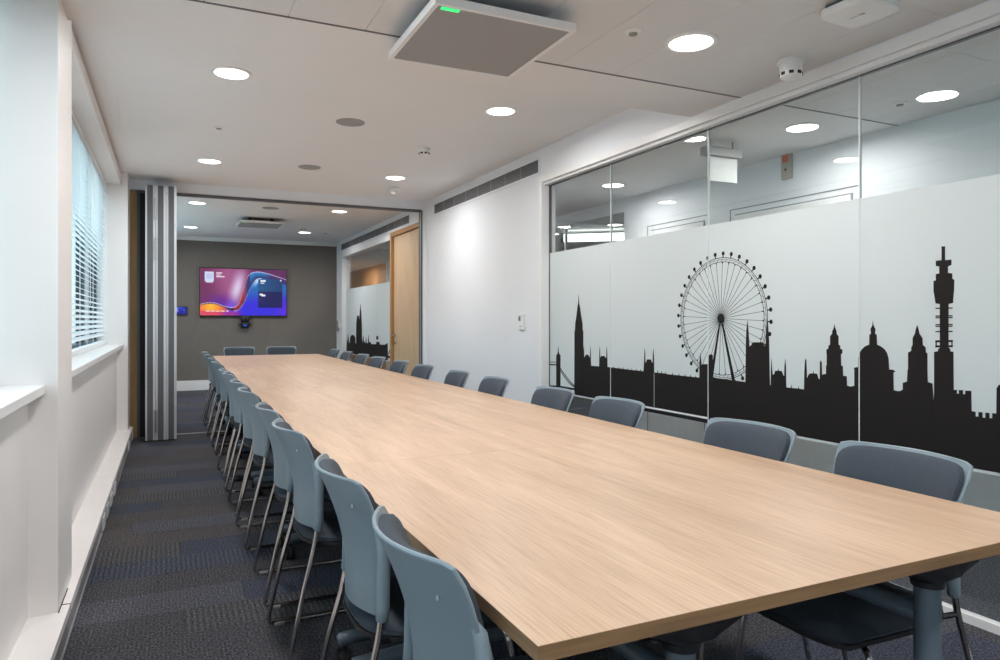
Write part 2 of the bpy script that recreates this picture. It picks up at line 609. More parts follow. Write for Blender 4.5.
window(6, 8.901, 12.599, 0.977, 2.529, 4)
def blind(y0, y1, label, zt=2.50, zb=1.035, stuff=False):
    t = thing('venetian_blind', label, 'blind', (-0.60, (y0 + y1) / 2, 0.976), 0, 'white venetian blinds at the windows')
    hw = (y1 - y0) / 2
    dz = lambda z: z - 0.976
    bm = B(); box(bm, -0.012, 0.045, -hw, hw, dz(zt), dz(zt) + 0.034); bevel(bm, 0.003, 1)
    obj('head_rail', bm, 'slat_white', t)
    pitch, W = 0.040, 0.050
    n = int((zt - zb) / pitch)
    ang = math.radians(25)
    def slat_bm(bm, zc):
        prof = []
        for k in range(5):
            s = (k / 4 - 0.5) * W
            cr = 0.0035 * (1 - (2 * k / 4 - 1) ** 2)
            prof.append((0.016 + s * math.cos(ang) - cr * math.sin(ang), zc + s * math.sin(ang) * -1 + cr * math.cos(ang)))
        top = [[bm.verts.new((x, yy, z)) for x, z in prof] for yy in (-hw + 0.005, hw - 0.005)]
        bot = [[bm.verts.new((x, yy, z - 0.001)) for x, z in prof] for yy in (-hw + 0.005, hw - 0.005)]
        for k in range(4):
            bm.faces.new((top[0][k], top[0][k + 1], top[1][k + 1], top[1][k]))
            bm.faces.new((bot[0][k], bot[1][k], bot[1][k + 1], bot[0][k + 1]))
        bm.faces.new((top[0][0], top[1][0], bot[1][0], bot[0][0])); bm.faces.new((top[0][4], bot[0][4], bot[1][4], top[1][4]))
    if stuff:
        bm = B()
        for i in range(n): slat_bm(bm, dz(zt) - 0.02 - i * pitch)
        o = obj('slats', bm, 'slat_white', t); o['kind'] = 'stuff'
    else:
        bm = B(); slat_bm(bm, 0)
        me = me_from('slat', bm, 'slat_white')
        for i in range(n):
            o = bpy.data.objects.new('slat', me); C.objects.link(o); o.parent = t
            o.location = (0, 0, dz(zt) - 0.02 - i * pitch)
            o.rotation_euler = (0, random.uniform(-0.04, 0.04), 0)
    bm = B(); box(bm, -0.008, 0.042, -hw + 0.004, hw - 0.004, 0.002, 0.040); bevel(bm, 0.004, 1)
    obj('bottom_rail', bm, 'slat_white', t)
    for s in (-0.72, 0.0, 0.72):
        bm = B()
        for x in (-0.008, 0.040):
            box(bm, x - 0.0006, x + 0.0006, s * hw - 0.006, s * hw + 0.006, 0.03, dz(zt))
        obj('ladder_tape', bm, 'slat_white', t)
    bm = B(); tube(bm, [(0.047, hw - 0.1, dz(zt)), (0.05, hw - 0.1, 0.35)], 0.0022, 6)
    obj('control_cord', bm, 'slat_white', t)
    return t
blind(3.46, 4.83, 'white venetian blind nearest the white pier')
blind(4.85, 6.28, 'white venetian blind in the middle of the long window')
blind(6.30, 7.74, 'white venetian blind nearest the folded partition')
for k in range(3):  # out of view, added for their effect on the daylight
    blind(-0.98 + k * 1.34, -0.98 + (k + 1) * 1.34 - 0.03, ['unseen white venetian blind added beside the camera, rearmost', 'unseen white venetian blind added beside the camera, middle', 'unseen white venetian blind added beside the camera, in front'][k], stuff=True)

# building across the street seen between the slats
t = thing('neighbouring_building', 'pale building across the street glimpsed through the blinds', 'building', (-12.0, 8.0, -6))
bm = B(); box(bm, -3, 0, -16, 26, 0, 12.0)
obj('wall', bm, 'pale_render', t)
for k in range(13):
    bm = B(); box(bm, 0, 0.25, -15 + k * 3.2, -14.2 + k * 3.2, 0, 11.9)
    obj('pilaster', bm, 'render_ochre', t)
    for zf in (1.4, 5.0, 8.6):
        bm = B(); box(bm, 0.0, 0.12, -13.5 + k * 3.2, -12.5 + k * 3.2, zf, zf + 2.4)
        obj('window', bm, 'upvc_dark', t)

# ---- wall behind the camera, feature wall
bm = B(); box(bm, -0.75, 4.3, BACK_Y - 0.15, BACK_Y, 0, HIC + 0.1)
struct('wall_front', bm, 'wall_paint')
bm = B(); box(bm, -0.75, 7.6, FAR_Y + 0.02, FAR_Y + 0.15, 0, HIC + 0.1)
# keep corridor open beyond
bm.free()
bm = B(); box(bm, -0.75, WR + 0.07, FAR_Y + 0.02, FAR_Y + 0.15, 0, HIC + 0.1)
wb = struct('wall_back', bm, 'wall_paint')
TOPF = CAMH + 1.133 * 1.213
xs = [-0.376, 0.39, 1.59, 2.79, WR]
for a, b in zip(xs[:-1], xs[1:]):
    bm = B(); box(bm, a + 0.0004, b - 0.0004, FAR_Y - 0.002, FAR_Y + 0.02, 0.17, TOPF); bevel(bm, 0.0012, 1)
    obj('fabric_panel', bm, 'feature_fabric', wb)
bm = B(); box(bm, -0.376, WR, FAR_Y - 0.03, FAR_Y + 0.02, TOPF, HIC); box(bm, -0.376, WR, FAR_Y - 0.045, FAR_Y - 0.03, TOPF + 0.05, HIC)
struct('trim_7', bm, 'white_trim')
bm = B(); box(bm, -0.376, WR, FAR_Y - 0.018, FAR_Y + 0.02, 0, 0.17); box(bm, -0.376, WR, FAR_Y - 0.024, FAR_Y, 0.0, 0.11)
struct('baseboard_back', bm, 'white_trim')

# ---- right wall
GL0, GL1, GLT = BACK_Y, 5.26, 2.349       # glazed opening, top of glass
GLF = 5.223
D0, D1 = 8.30, 9.62                        # door opening in the far room
FG1 = 12.73                                # far glazing end
bm = B()
box(bm, WR, WR + 0.14, GLF, 8.22, 0, HIC + 0.1)
box(bm, WR, WR + 0.14, STEP_Y, GLF, 2.42, HIC + 0.1)
box(bm, WR, WR + 0.14, BACK_Y, STEP_Y, 2.42, LOWC + 0.15)
box(bm, WR, WR + 0.14, 8.221, D0, 0, HIC + 0.1)
box(bm, WR, WR + 0.14, D0, FG1 + 0.06, 2.44, HIC + 0.1)
box(bm, WR, WR + 0.14, FG1 + 0.06, FAR_Y + 0.1, 0, HIC + 0.1)
wr = struct('wall_right', bm, 'wall_paint')
bm = B()
box(bm, WR - 0.012, WR, 5.3, 8.05, 0, 0.10); box(bm, WR - 0.012, WR, FG1 + 0.08, FAR_Y - 0.03, 0, 0.10)
struct('baseboard_right', bm, 'white_trim')

# glazed partition with frosted skyline film
g = struct('window_3', None)
bm = B()
box(bm, WR - 0.004, WR + 0.13, GL0, GLF, GLT + 0.02, 2.42)            # head
box(bm, WR + 0.02, WR + 0.11, GL0, GLF, GLT, GLT + 0.02)
box(bm, WR - 0.004, WR + 0.13, GLF - 0.045, GLF, 0, GLT + 0.02)       # end post
box(bm, WR + 0.06, WR + 0.10, GL0, GLF - 0.045, 0, 0.035)              # sill channel
obj('glazing_frame', bm, 'white_trim', g)
bm = B()
box(bm, GX - 0.012, GX + 0.012, GL0, GLF - 0.045, GLT - 0.005, GLT)
box(bm, GX - 0.012, GX + 0.012, GLF - 0.051, GLF - 0.045, 0.055, GLT)
obj('glazing_gasket', bm, 'dark_grey_metal', g)
joints = [GLF - 0.052, 4.268, 3.247, 2.236, 1.222, 0.21, -0.80, GL0]
FB, FT = 0.61, 1.777
for k in range(len(joints) - 1):
    y1, y0 = joints[k] - 0.002, joints[k + 1] + 0.002
    bm = B(); box(bm, GX - 0.005, GX + 0.005, y0, y1, 0.036, GLT - 0.006)
    obj('glass_pane', bm, 'partition_glass', g)
    bm = B(); box(bm, GX - 0.0065, GX - 0.0055, y0 + 0.001, y1 - 0.001, FB, FT)
    obj('frosted_film', bm, 'frosted_film', g)
    if k:
        bm = B(); box(bm, GX - 0.0098, GX + 0.0055, joints[k] - 0.0024, joints[k] + 0.0024, 0.056, GLT - 0.006)
        obj('glass_joint', bm, 'glass_edge', g)

# skyline traced in the plane of the glass
sky = bpy.data.objects.new('skyline_print', None); C.objects.link(sky); sky.parent = g
sky['label'] = 'black city skyline silhouette on frosted film'
XA, XB = GX - 0.0080, GX - 0.0068
def PP(pts): return [on_plane_x(u, v, GX - 0.008) for u, v in pts]
Z8 = lambda p: [(545 + x * 0.12121, 340 + y * 0.12121) for x, y in p]
Z6 = lambda p: [(540 + x * 0.39394, 200 + y * 0.39394) for x, y in p]
Z7 = lambda p: [(760 + x * 0.37855, 220 + y * 0.37855) for x, y in p]
ZW = lambda p: [(640 + x / 6.0, 320 + y / 6.0) for x, y in p]
ZP = lambda p: [(780 + x / 6.6, 300 + y / 6.6) for x, y in p]
ZB = lambda p: [(900 + x * 0.28818, 240 + y * 0.28818) for x, y in p]
def close_down(pts, zb=FB + 0.012):
    P = PP(pts)
    return P + [(P[-1][0], zb), (P[0][0], zb)]
def silhouette(name, outlines, base=True):
    bm = B()
    for ol in outlines:
        prism_x(bm, close_down(ol) if base else PP(ol), XA, XB)
    return obj(name, bm, 'skyline_vinyl', sky)
YL = GLF - 0.055
# bridge
bm = B()
def uvbox(u0, v0, u1, v1):
    p = PP([(u0, v0), (u1, v0), (u1, v1), (u0, v1)])
    prism_x(bm, p, XA, XB)
prism_x(bm, close_down(Z8([(92, 124), (98, 120), (103, 112), (106, 92), (109, 50), (112, 92), (116, 112), (121, 120), (127, 124)])), XA, XB)
for vv, hh in ((177, 5), (196, 10), (372, 16)):
    a = Z8([(10, vv), (94, vv + 4), (94, vv + 4 + hh), (10, vv + hh)])
    prism_x(bm, PP(a), XA, XB)
prism_x(bm, PP(Z8([(125, 378), (255, 400), (255, 416), (125, 396)])), XA, XB)
for off in (0, 20):
    c = [(127, 228 + off), (150, 264 + off), (175, 298 + off), (200, 330 + off), (225, 358 + off * .7), (247, 378 + off * .5)]
    prism_x(bm, PP(Z8(c + [(x - 3, y + 6) for x, y in c[::-1]])), XA, XB)
obj('bridge_print', bm, 'skyline_vinyl', sky)
# clock tower
tower = [(574.3, 375), (574.4, 331), (575.0, 330), (575.1, 324), (575.6, 321), (576.6, 314), (577.4, 307), (578.1, 303), (578.6, 294), (579.1, 303), (579.9, 307), (580.9, 314), (582.0, 321), (582.5, 324), (582.6, 330), (583.2, 331), (583.2, 356)]
silhouette('clock_tower_print', [tower])
# long palace roofline with turrets
pal = Z8([(310, 152), (314, 150), (315, 100), (319, 45), (322, 100), (323, 148), (330, 132), (340, 120), (352, 120), (362, 132), (370, 148), (371, 100), (374, 45), (377, 100), (378, 152), (380, 212), (446, 218),
          (447, 150), (448, 100), (451, 50), (454, 100), (455, 150), (462, 132), (490, 132), (498, 145), (505, 150), (506, 100), (509, 50), (512, 100), (514, 160), (515, 222), (558, 228), (565, 219), (568, 229), (608, 234), (610, 222), (613, 234), (640, 238), (644, 224), (647, 239), (680, 243), (683, 230), (686, 244), (712, 247), (714, 234), (717, 248), (750, 251), (754, 238), (757, 252), (785, 254), (790, 240), (793, 256), (812, 258),
          (818, 150), (819, 110), (822, 66), (826, 110), (828, 190), (835, 178), (842, 160), (870, 160), (880, 180), (888, 190), (889, 120), (894, 72), (897, 120), (899, 190), (900, 268), (925, 270), (928, 250), (932, 271), (958, 273), (962, 255), (965, 274), (990, 276)])
pal2 = ZW([(150, 323), (153, 312), (156, 324), (192, 328), (195, 316), (198, 329), (230, 332), (233, 320), (236, 333), (268, 336), (270, 325), (273, 337), (300, 340), (303, 328), (306, 341), (330, 343), (332, 333), (335, 343), (356, 346), (357, 250), (362, 200), (367, 250), (369, 278), (378, 265), (411, 265), (412, 215), (420, 205), (436, 210), (436, 346), (470, 350), (560, 362), (632, 372)])
silhouette('palace_print', [pal, [pal[-1]] + pal2])
tow = ZW([(632, 372), (635, 120), (638, 60), (644, 0), (650, 60), (654, 120), (656, 158), (668, 150), (674, 134), (736, 134), (744, 152), (754, 158), (756, 60), (764, -20), (770, 60), (774, 120), (776, 250), (779, 390), (784, 392), (785, 300), (789, 230), (792, 300), (796, 330), (806, 322), (810, 305), (828, 303), (829, 290), (831, 303), (850, 307), (858, 330), (865, 338), (866, 280), (871, 232), (875, 280), (877, 402), (880, 403)])
silhouette('great_tower_print', [tow])
w1 = ZP([(41.5, 577), (72, 580), (75, 560), (78, 581), (120, 584), (122, 565), (125, 585), (158, 590), (160, 470), (165, 400), (169, 385), (173, 405), (176, 460), (178, 520), (185, 498), (195, 485), (218, 484), (220, 465), (222, 484), (244, 487), (254, 518), (262, 525), (263, 410), (269, 398), (275, 412), (277, 495), (285, 490), (303, 488), (304, 432), (308, 430), (308, 355), (306, 352), (306, 325), (318, 322), (320, 300), (330, 295), (330, 240), (344, 222), (344, 205), (352, 190), (356, 180), (359, 158), (362, 180), (366, 190), (372, 205), (372, 222), (386, 240), (386, 295), (396, 300), (398, 322), (411, 325), (411, 352), (402, 358), (403, 432), (414, 436), (416, 500), (440, 504), (442, 565), (465, 572), (490, 566),
         (490, 455), (484, 450), (500, 444), (515, 442), (516, 380), (524, 350), (540, 325), (560, 306), (588, 294), (590, 230), (600, 222), (597, 190), (606, 175), (610, 160), (612, 135), (616, 160), (620, 175), (629, 190), (627, 222), (638, 230), (640, 294), (665, 306), (690, 325), (706, 350), (716, 385), (720, 458), (745, 460), (762, 472), (748, 480), (750, 595), (780, 602), (792, 600)])
silhouette('cathedral_print', [w1])
w2 = Z7([(370, 452), (377, 448), (377, 430), (388, 427), (390, 395), (391, 395), (391, 350), (399, 346), (400, 335), (403, 330), (403, 312), (409, 300), (411, 290), (415, 277), (419, 290), (421, 300), (429, 312), (430, 330), (437, 336), (438, 350), (442, 352), (442, 395), (443, 428), (455, 432), (457, 458)])
silhouette('bell_tower_print', [w2])
bt = ZB([(114.8, 560), (118, 535), (118, 388), (131, 386), (133, 378), (138, 374), (138, 222), (123, 220), (121, 205), (116, 176), (116, 142), (124, 140), (124, 118), (136, 116), (136, 92), (124, 90), (124, 72), (144, 70), (144, 22), (156, 22), (156, 70), (178, 68), (178, 86), (166, 92), (166, 114), (181, 116), (181, 134), (188, 138), (187, 176), (184, 205), (184, 218), (168, 222), (168, 374), (174, 378), (174, 386), (185, 388), (186, 520)])
silhouette('telecom_tower_print', [bt])
bm = B()
for vv in (235, 262, 268, 292, 298, 316):
    prism_x(bm, PP(ZB([(123, vv), (182, vv - 1), (182, vv + 3), (123, vv + 4)])), XA + 0.0003, XB)
for vv in (348, 366):
    prism_x(bm, PP(ZB([(122, vv), (183, vv - 1), (183, vv + 6), (122, vv + 7)])), XA + 0.0003, XB)
for uu in (123, 178):
    prism_x(bm, PP(ZB([(uu, 348), (uu + 4, 348), (uu + 4, 372), (uu, 372)])), XA + 0.0003, XB)
obj('antenna_rings_print', bm, 'skyline_vinyl', sky)
cas = ZB([(186, 520), (197, 520), (197, 533), (204, 533), (204, 521), (218, 521), (218, 535), (226, 535), (226, 523), (247, 523), (248, 594), (262, 596), (262, 612), (272, 613), (272, 597), (286, 598), (286, 616), (296, 617), (296, 599), (310, 600), (310, 618), (320, 619), (320, 601), (334, 602), (335, 515), (342, 503), (360, 500)])
castail = PP(cas)
yl = castail[-1][0]
more = [(yl - 0.12, castail[-1][1]), (yl - 0.12, castail[-1][1] - 0.20), (0.9, castail[-1][1] - 0.20), (0.9, castail[-1][1] - 0.05), (0.6, castail[-1][1] - 0.05), (0.6, castail[-1][1] - 0.2), (GL0 + 0.02, castail[-1][1] - 0.2)]
allp = castail + more
bm = B(); prism_x(bm, allp + [(allp[-1][0], FB + 0.012), (allp[0][0], FB + 0.012)], XA, XB)
obj('castle_print', bm, 'skyline_vinyl', sky)
# great wheel
XW0, XW1 = XA + 0.0004, XB
WY, WZ, WRAD = 3.142, 1.222, 0.377
bm = B()
def ring(r0, r1, n=96):
    a = [[bm.verts.new((x, WY + r * math.cos(2 * PI * i / n), WZ + r * math.sin(2 * PI * i / n))) for i in range(n)] for r, x in ((r0, XW0), (r1, XW0), (r1, XW1), (r0, XW1))]
    for q in range(4):
        A_, B_ = a[q], a[(q + 1) % 4]
        for i in range(n):
            j = (i + 1) % n
            bm.faces.new((A_[i], A_[j], B_[j], B_[i]))
def bar(y0, z0, y1, z1, w0, w1=None):
    w1 = w0 if w1 is None else w1
    d = Vector((y1 - y0, z1 - z0)).normalized(); p = Vector((-d.y, d.x))
    prism_x(bm, [(y0 + p.x * w0, z0 + p.y * w0), (y1 + p.x * w1, z1 + p.y * w1), (y1 - p.x * w1, z1 - p.y * w1), (y0 - p.x * w0, z0 - p.y * w0)], XW0, XW1)
ring(WRAD - 0.026, WRAD - 0.0225); ring(WRAD - 0.035, WRAD - 0.033); ring(WRAD - 0.050, WRAD - 0.047)
for i in range(64):
    a = 2 * PI * i / 64; a2 = a + PI / 64
    bar(WY + (WRAD - .048) * math.cos(a), WZ + (WRAD - .048) * math.sin(a), WY + (WRAD - .034) * math.cos(a2), WZ + (WRAD - .034) * math.sin(a2), 0.0007)
obj('wheel_rim_print', bm, 'skyline_vinyl', sky)
bm = B()
for i in range(40):
    a = 2 * PI * i / 40 + 0.04
    bar(WY + 0.02 * math.cos(a), WZ + 0.02 * math.sin(a), WY + (WRAD - .053) * math.cos(a), WZ + (WRAD - .053) * math.sin(a), 0.0011)
    bar(WY + (WRAD - .066) * math.cos(a), WZ + (WRAD - .066) * math.sin(a), WY + (WRAD - .05) * math.cos(a), WZ + (WRAD - .05) * math.sin(a), 0.0006, 0.0045)
obj('wheel_spokes_print', bm, 'skyline_vinyl', sky)
bm = B()
hub = [(WY + 0.027 * math.cos(2 * PI * i / 20), WZ + 0.027 * math.sin(2 * PI * i / 20)) for i in range(20)]
prism_x(bm, hub, XW0, XW1)
obj('wheel_hub_print', bm, 'skyline_vinyl', sky)
bm = B()
for i in range(36):
    a = 2 * PI * i / 36 + 0.05
    cy, cz = WY + WRAD * math.cos(a), WZ + WRAD * math.sin(a)
    prism_x(bm, [(cy + 0.0115 * math.cos(2 * PI * k / 10), cz + 0.0125 * math.sin(2 * PI * k / 10)) for k in range(10)], XW0, XW1)
    bar(cy, cz, WY + (WRAD - .024) * math.cos(a), WZ + (WRAD - .024) * math.sin(a), 0.0035)
obj('wheel_capsules_print', bm, 'skyline_vinyl', sky)
bm = B()
for (u0, v0, u1, v1) in ((719.5, 324, 711.0, 380), (722.3, 324, 733.5, 381)):
    (ya, za), (yb, zb) = PP([(u0, v0), (u1, v1)])
    bar(ya, za, yb, zb, 0.006, 0.012)
obj('wheel_legs_print', bm, 'skyline_vinyl', sky)
# black and pale edging strips along the film's lower edge
bm = B(); box(bm, XA, XB, joints[2] + 0.006, 4.0, FB - 0.012, FB + 0.011)
obj('lower_edge_strip', bm, 'skyline_vinyl', g)
bm = B(); box(bm, XA - 0.001, XA - 0.0002, joints[2] + 0.006, 3.86, FB + 0.013, FB + 0.024)
obj('pale_edge_strip', bm, 'white_trim', g)
(ya, za), (yb, zb) = PP([(653.8, 378), (654.6, 378)])
bm = B(); box(bm, XA - 0.001, XA - 0.0002, yb, ya, FB + 0.02, 0.86)
obj('vertical_edge_strip', bm, 'grey_mark', g)
(ya, za), (yb, zb) = PP([(934.6, 455), (936.8, 455)])
bm = B(); box(bm, XA - 0.001, XA - 0.0002, yb, ya, za - 0.014, za + 0.008)
obj('corner_clip', bm, 'white_trim', g)

# far room glazing and door
g2 = struct('window_4', None)
fy0, fy1 = D1 + 0.02, FG1
bm = B()
box(bm, WR - 0.004, WR + 0.13, fy0, fy1 + 0.06, GLT, 2.44)
box(bm, WR - 0.004, WR + 0.13, fy1, fy1 + 0.06, 0, GLT)
box(bm, WR + 0.03, WR + 0.13, fy0, fy1, 0, 0.055)
obj('glazing_frame', bm, 'white_trim', g2)
for k in range(3):
    y0 = fy0 + (fy1 - fy0) * k / 3 + 0.002; y1 = fy0 + (fy1 - fy0) * (k + 1) / 3 - 0.002
    bm = B(); box(bm, GX - 0.005, GX + 0.005, y0, y1, 0.056, GLT - 0.001)
    obj('glass_pane', bm, 'partition_glass', g2)
    bm = B(); box(bm, GX - 0.0065, GX - 0.0055, y0 + 0.001, y1 - 0.001, FB, 1.77)
    obj('frosted_film', bm, 'frosted_film', g2)
ZF = lambda p: [(330 + x * 0.15152, 260 + y * 0.15152) for x, y in p]
far = ZF([(108, 590), (110, 545), (112, 480), (116, 545), (122, 485), (125, 545), (131, 545), (133, 510), (140, 498), (150, 493), (160, 500), (167, 515), (168, 550), (172, 550), (173, 420), (177, 375), (184, 362), (190, 370), (193, 400), (196, 340), (201, 285), (206, 340), (210, 420), (212, 550), (216, 520), (220, 495), (223, 535), (234, 548), (238, 505), (242, 548), (250, 548), (254, 490), (258, 540), (270, 545), (272, 555), (304, 556), (306, 540), (326, 540), (328, 558), (360, 560), (380, 548), (382, 625)])
bm = B()
P = PP(far); prism_x(bm, P + [(P[-1][0], FB + 0.01), (P[0][0], FB + 0.01)], XA, XB)
prism_x(bm, PP(ZF([(305, 502), (318, 502), (318, 525), (305, 525)])), XA, XB)
prism_x(bm, PP(ZF([(400, 640), (402, 520), (407, 515), (412, 525), (413, 640)])), XA, XB)
prism_x(bm, PP(ZF([(384, 620), (402, 560), (404, 566), (388, 626)])), XA, XB)
prism_x(bm, PP(ZF([(382, 628), (413, 645), (413, 660), (382, 645)])), XA, XB)
o = obj('skyline_print', bm, 'skyline_vinyl', g2)

d = struct('door_1', None)
bm = B()
box(bm, WR - 0.012, WR + 0.13, D1 - 0.05, D1 + 0.02, 0, 2.44)
box(bm, WR - 0.012, WR + 0.13, D0, D0 + 0.05, 0, 2.44)
box(bm, WR - 0.012, WR + 0.13, D0 + 0.05, D1 - 0.05, 2.385, 2.44)
obj('door_frame', bm, 'frame_oak', d)
bm = B(); box(bm, WR + 0.028, WR + 0.072, D0 + 0.053, D1 - 0.053, 0.012, 2.382); bevel(bm, 0.002, 1)
leaf = obj('door_leaf', bm, 'door_oak', d)
bm = B()
lathe(bm, [(0, 0), (0.026, 0), (0.026, 0.006), (0, 0.006)], 0, 0, 16)
bmesh.ops.rotate(bm, verts=bm.verts, cent=(0, 0, 0), matrix=Matrix.Rotation(-PI / 2, 3, 'Y'))
hy = D1 - 0.115
tube(bm, smooth_path([(0, 0, 0), (-0.05, 0, 0), (-0.05, -0.12, 0)], 0.02), 0.009, 8)
bmesh.ops.translate(bm, verts=bm.verts, vec=(WR + 0.028, hy, 1.0))
obj('door_handle', bm, 'steel', leaf, True)
bm = B()
lathe(bm, [(0, 0), (0.026, 0), (0.026, 0.012), (0.012, 0.016), (0, 0.016)], 0, 0, 16)
bmesh.ops.rotate(bm, verts=bm.verts, cent=(0, 0, 0), matrix=Matrix.Rotation(-PI / 2, 3, 'Y'))
bmesh.ops.translate(bm, verts=bm.verts, vec=(WR + 0.028, hy, 0.90))
obj('thumb_turn', bm, 'steel', leaf, True)

# ---- corridor beyond the glass
bm = B()
box(bm, CORX, CORX + 0.12, BACK_Y, 5.83, 0, LOWC + 0.1)
box(bm, CORX, CORX + 0.12, 5.83, 12.0, 2.30, LOWC + 0.1)
box(bm, CORX, CORX + 0.12, 12.0, 14.4, 0, LOWC + 0.1)
box(bm, 7.3, 7.42, 5.7, 12.2, 0, LOWC + 0.1)
box(bm, CORX + 0.1205, 7.42, 5.71, 5.829, 0, LOWC + 0.1)
box(bm, CORX, 7.42, 12.0, 12.12, 0, LOWC + 0.1)
box(bm, GX + 0.1, 4.3, 18.0, 18.12, 0, LOWC + 0.1)
box(bm, WR, WR + 0.1, FAR_Y + 0.15, 18.0, 0, LOWC + 0.1)
struct('wall_corridor', bm, 'wall_paint')
bm = B(); box(bm, CORX - 0.012, CORX, BACK_Y, 5.83, 0, 0.1); box(bm, CORX - 0.012, CORX, 12.0, 14.4, 0, 0.1)
struct('baseboard_corridor', bm, 'white_trim')
cw = struct('trim_8', None)
for k in range(4):
    bm = B(); box(bm, CORX, CORX + 0.12, 14.4 + k * 0.9 + 0.002, 14.4 + (k + 1) * 0.9 - 0.002, 0, LOWC); bevel(bm, 0.002, 1)
    obj('timber_panel', bm, 'corridor_wood', cw)
g3 = struct('window_5', None)
for k in range(5):
    y0, y1 = 5.84 + k * 1.23, 5.84 + (k + 1) * 1.23 - 0.006
    bm = B(); box(bm, CORX + 0.05, CORX + 0.06, y0, y1, 0.05, 2.299)
    obj('glass_pane', bm, 'partition_glass', g3)
    bm = B(); box(bm, CORX + 0.042, CORX + 0.068, y1 - 0.012, y1 + 0.012, 0.05, 2.299)
    obj('glazing_bar', bm, 'aluminium', g3)
# door frames in the corridor wall
for n_, (ya, yb) in enumerate(((3.17, 4.36), (4.60, 5.45))):
    dd = struct('door_%d' % (n_ + 2), None)
    ztop = 2.10
    bm = B()
    for (q, e) in ((0.0, 0.0), (0.055, -0.045)):
        box(bm, CORX - 0.004, CORX - 0.0002, ya + q, yb - q, ztop + e, ztop + e + 0.007)
        box(bm, CORX - 0.004, CORX - 0.0002, yb - q - 0.007, yb - q, 0, ztop + e)
        box(bm, CORX - 0.004, CORX - 0.0002, ya + q, ya + q + 0.007, 0, ztop + e)
    obj('door_gap', bm, 'grey_mark', dd)
    bm = B(); box(bm, CORX - 0.014, CORX - 0.005, ya + 0.062, yb - 0.062, 0.012, ztop - 0.048)
    obj('door_leaf', bm, 'white_trim', dd)

# ---- ceilings
hc = B()
box(hc, -0.75, WR + 0.07, STEP_Y + 0.02, FAR_Y + 0.1, HIC, HIC + 0.1)
ceil = struct('ceiling', hc, 'ceiling_paint')
bm = B()
box(bm, -0.75, WR + 0.14, STEP_Y - 0.13, STEP_Y + 0.02, LOWC, HIC + 0.1)
box(bm, -0.75, WR + 0.14, JOINT_Y + 0.004, STEP_Y - 0.13, LOWC, LOWC + 0.1)
obj('bulkhead', bm, 'ceiling_paint', ceil)
bm = B()
box(bm, -0.75, CORX + 0.1, BACK_Y - 0.1, JOINT_Y + 0.004, LOWC + 0.02, LOWC + 0.12)
obj('ceiling_void', bm, 'dark_gap', ceil)
bm = B(); box(bm, -0.433, WR + 0.0, JOINT_Y - 0.010, JOINT_Y + 0.003, LOWC - 0.001, LOWC + 0.02)
box(bm, GX + 0.1, CORX, JOINT_Y - 0.010, JOINT_Y + 0.003, LOWC - 0.001, LOWC + 0.02)
obj('edge_trim', bm, 'dark_grey_metal', ceil)
def pan(x0, x1, y0, y1):
    bm = B(); box(bm, x0 + 0.001, x1 - 0.001, y0 + 0.001, y1 - 0.001, LOWC, LOWC + 0.018); bevel(bm, 0.0012, 1)
    obj('metal_ceiling_panel', bm, 'metal_ceiling', ceil)
xsx = [-0.60, -0.194]
x = -0.194
while x < WR - 0.2:
    x += 0.3118; xsx.append(min(x, WR))
xsx[-1] = WR
for i in range(len(xsx) - 1):
    ycuts = [JOINT_Y - 0.010, 1.98 - (0.0 if i % 2 else 0.2), 0.8, -0.2, -1.2, BACK_Y]
    for a, b in zip(ycuts[1:], ycuts[:-1]):
        pan(xsx[i], xsx[i + 1], a, b)
cx = [WR + 0.14, 3.24, 3.55, 3.86, CORX]
for i in range(4):
    ycuts = [JOINT_Y - 0.010, 2.0, 1.0, 0.0, -1.2, BACK_Y]
    for a, b in zip(ycuts[1:], ycuts[:-1]):
        pan(cx[i], cx[i + 1], a, b)
bm = B()
box(bm, WR + 0.14, CORX, JOINT_Y + 0.004, 18.0, LOWC, LOWC + 0.1)
box(bm, CORX, 7.42, 5.7, 12.1, LOWC, LOWC + 0.1)
obj('corridor_ceiling', bm, 'ceiling_paint', ceil)

# ---- partition bulkhead, track, jambs
bm = B()
box(bm, XF, WR, PART_Y - 0.03, PART_Y + 0.13, 2.556, HIC)
struct('wall_bulkhead', bm, 'wall_paint')
bm = B(); box(bm, XF, WR - 0.05, PART_Y + 0.01, PART_Y + 0.09, 2.532, 2.556)
struct('trim_9', bm, 'dark_grey_metal')
bm = B(); box(bm, WR - 0.045, WR, PART_Y - 0.03, PART_Y + 0.13, 0, 2.556)
struct('trim_10', bm, 'wall_paint')
bm = B()
box(bm, WR - 0.062, WR - 0.045, PART_Y - 0.005, PART_Y + 0.02, 0, 2.54); box(bm, WR - 0.062, WR - 0.045, PART_Y + 0.06, PART_Y + 0.085, 0, 2.54)
struct('trim_11', bm, 'dark_grey_metal')
bm = B(); box(bm, WR - 0.056, WR - 0.045, PART_Y + 0.02, PART_Y + 0.06, 0, 2.54)
struct('trim_12', bm, 'aluminium')
bm = B(); box(bm, -0.37, WR - 0.06, PART_Y + 0.04, PART_Y + 0.06, 0, 0.006)
struct('trim_13', bm, 'aluminium', label='thin metal floor strip under the partition line')
bm = B(); box(bm, XF, -0.31, PART_Y, PART_Y + 0.10, 0, 2.55)
struct('trim_14', bm, 'post_oak', label='brown timber post beside the window wall')
bm = B(); box(bm, -0.31, -0.285, PART_Y + 0.01, PART_Y + 0.07, 0, 2.54)
struct('trim_15', bm, 'dark_grey_metal')
bm = B(); box(bm, -0.285, -0.23, PART_Y + 0.03, PART_Y + 0.07, 0, 2.54)
struct('trim_16', bm, 'dark_gap')

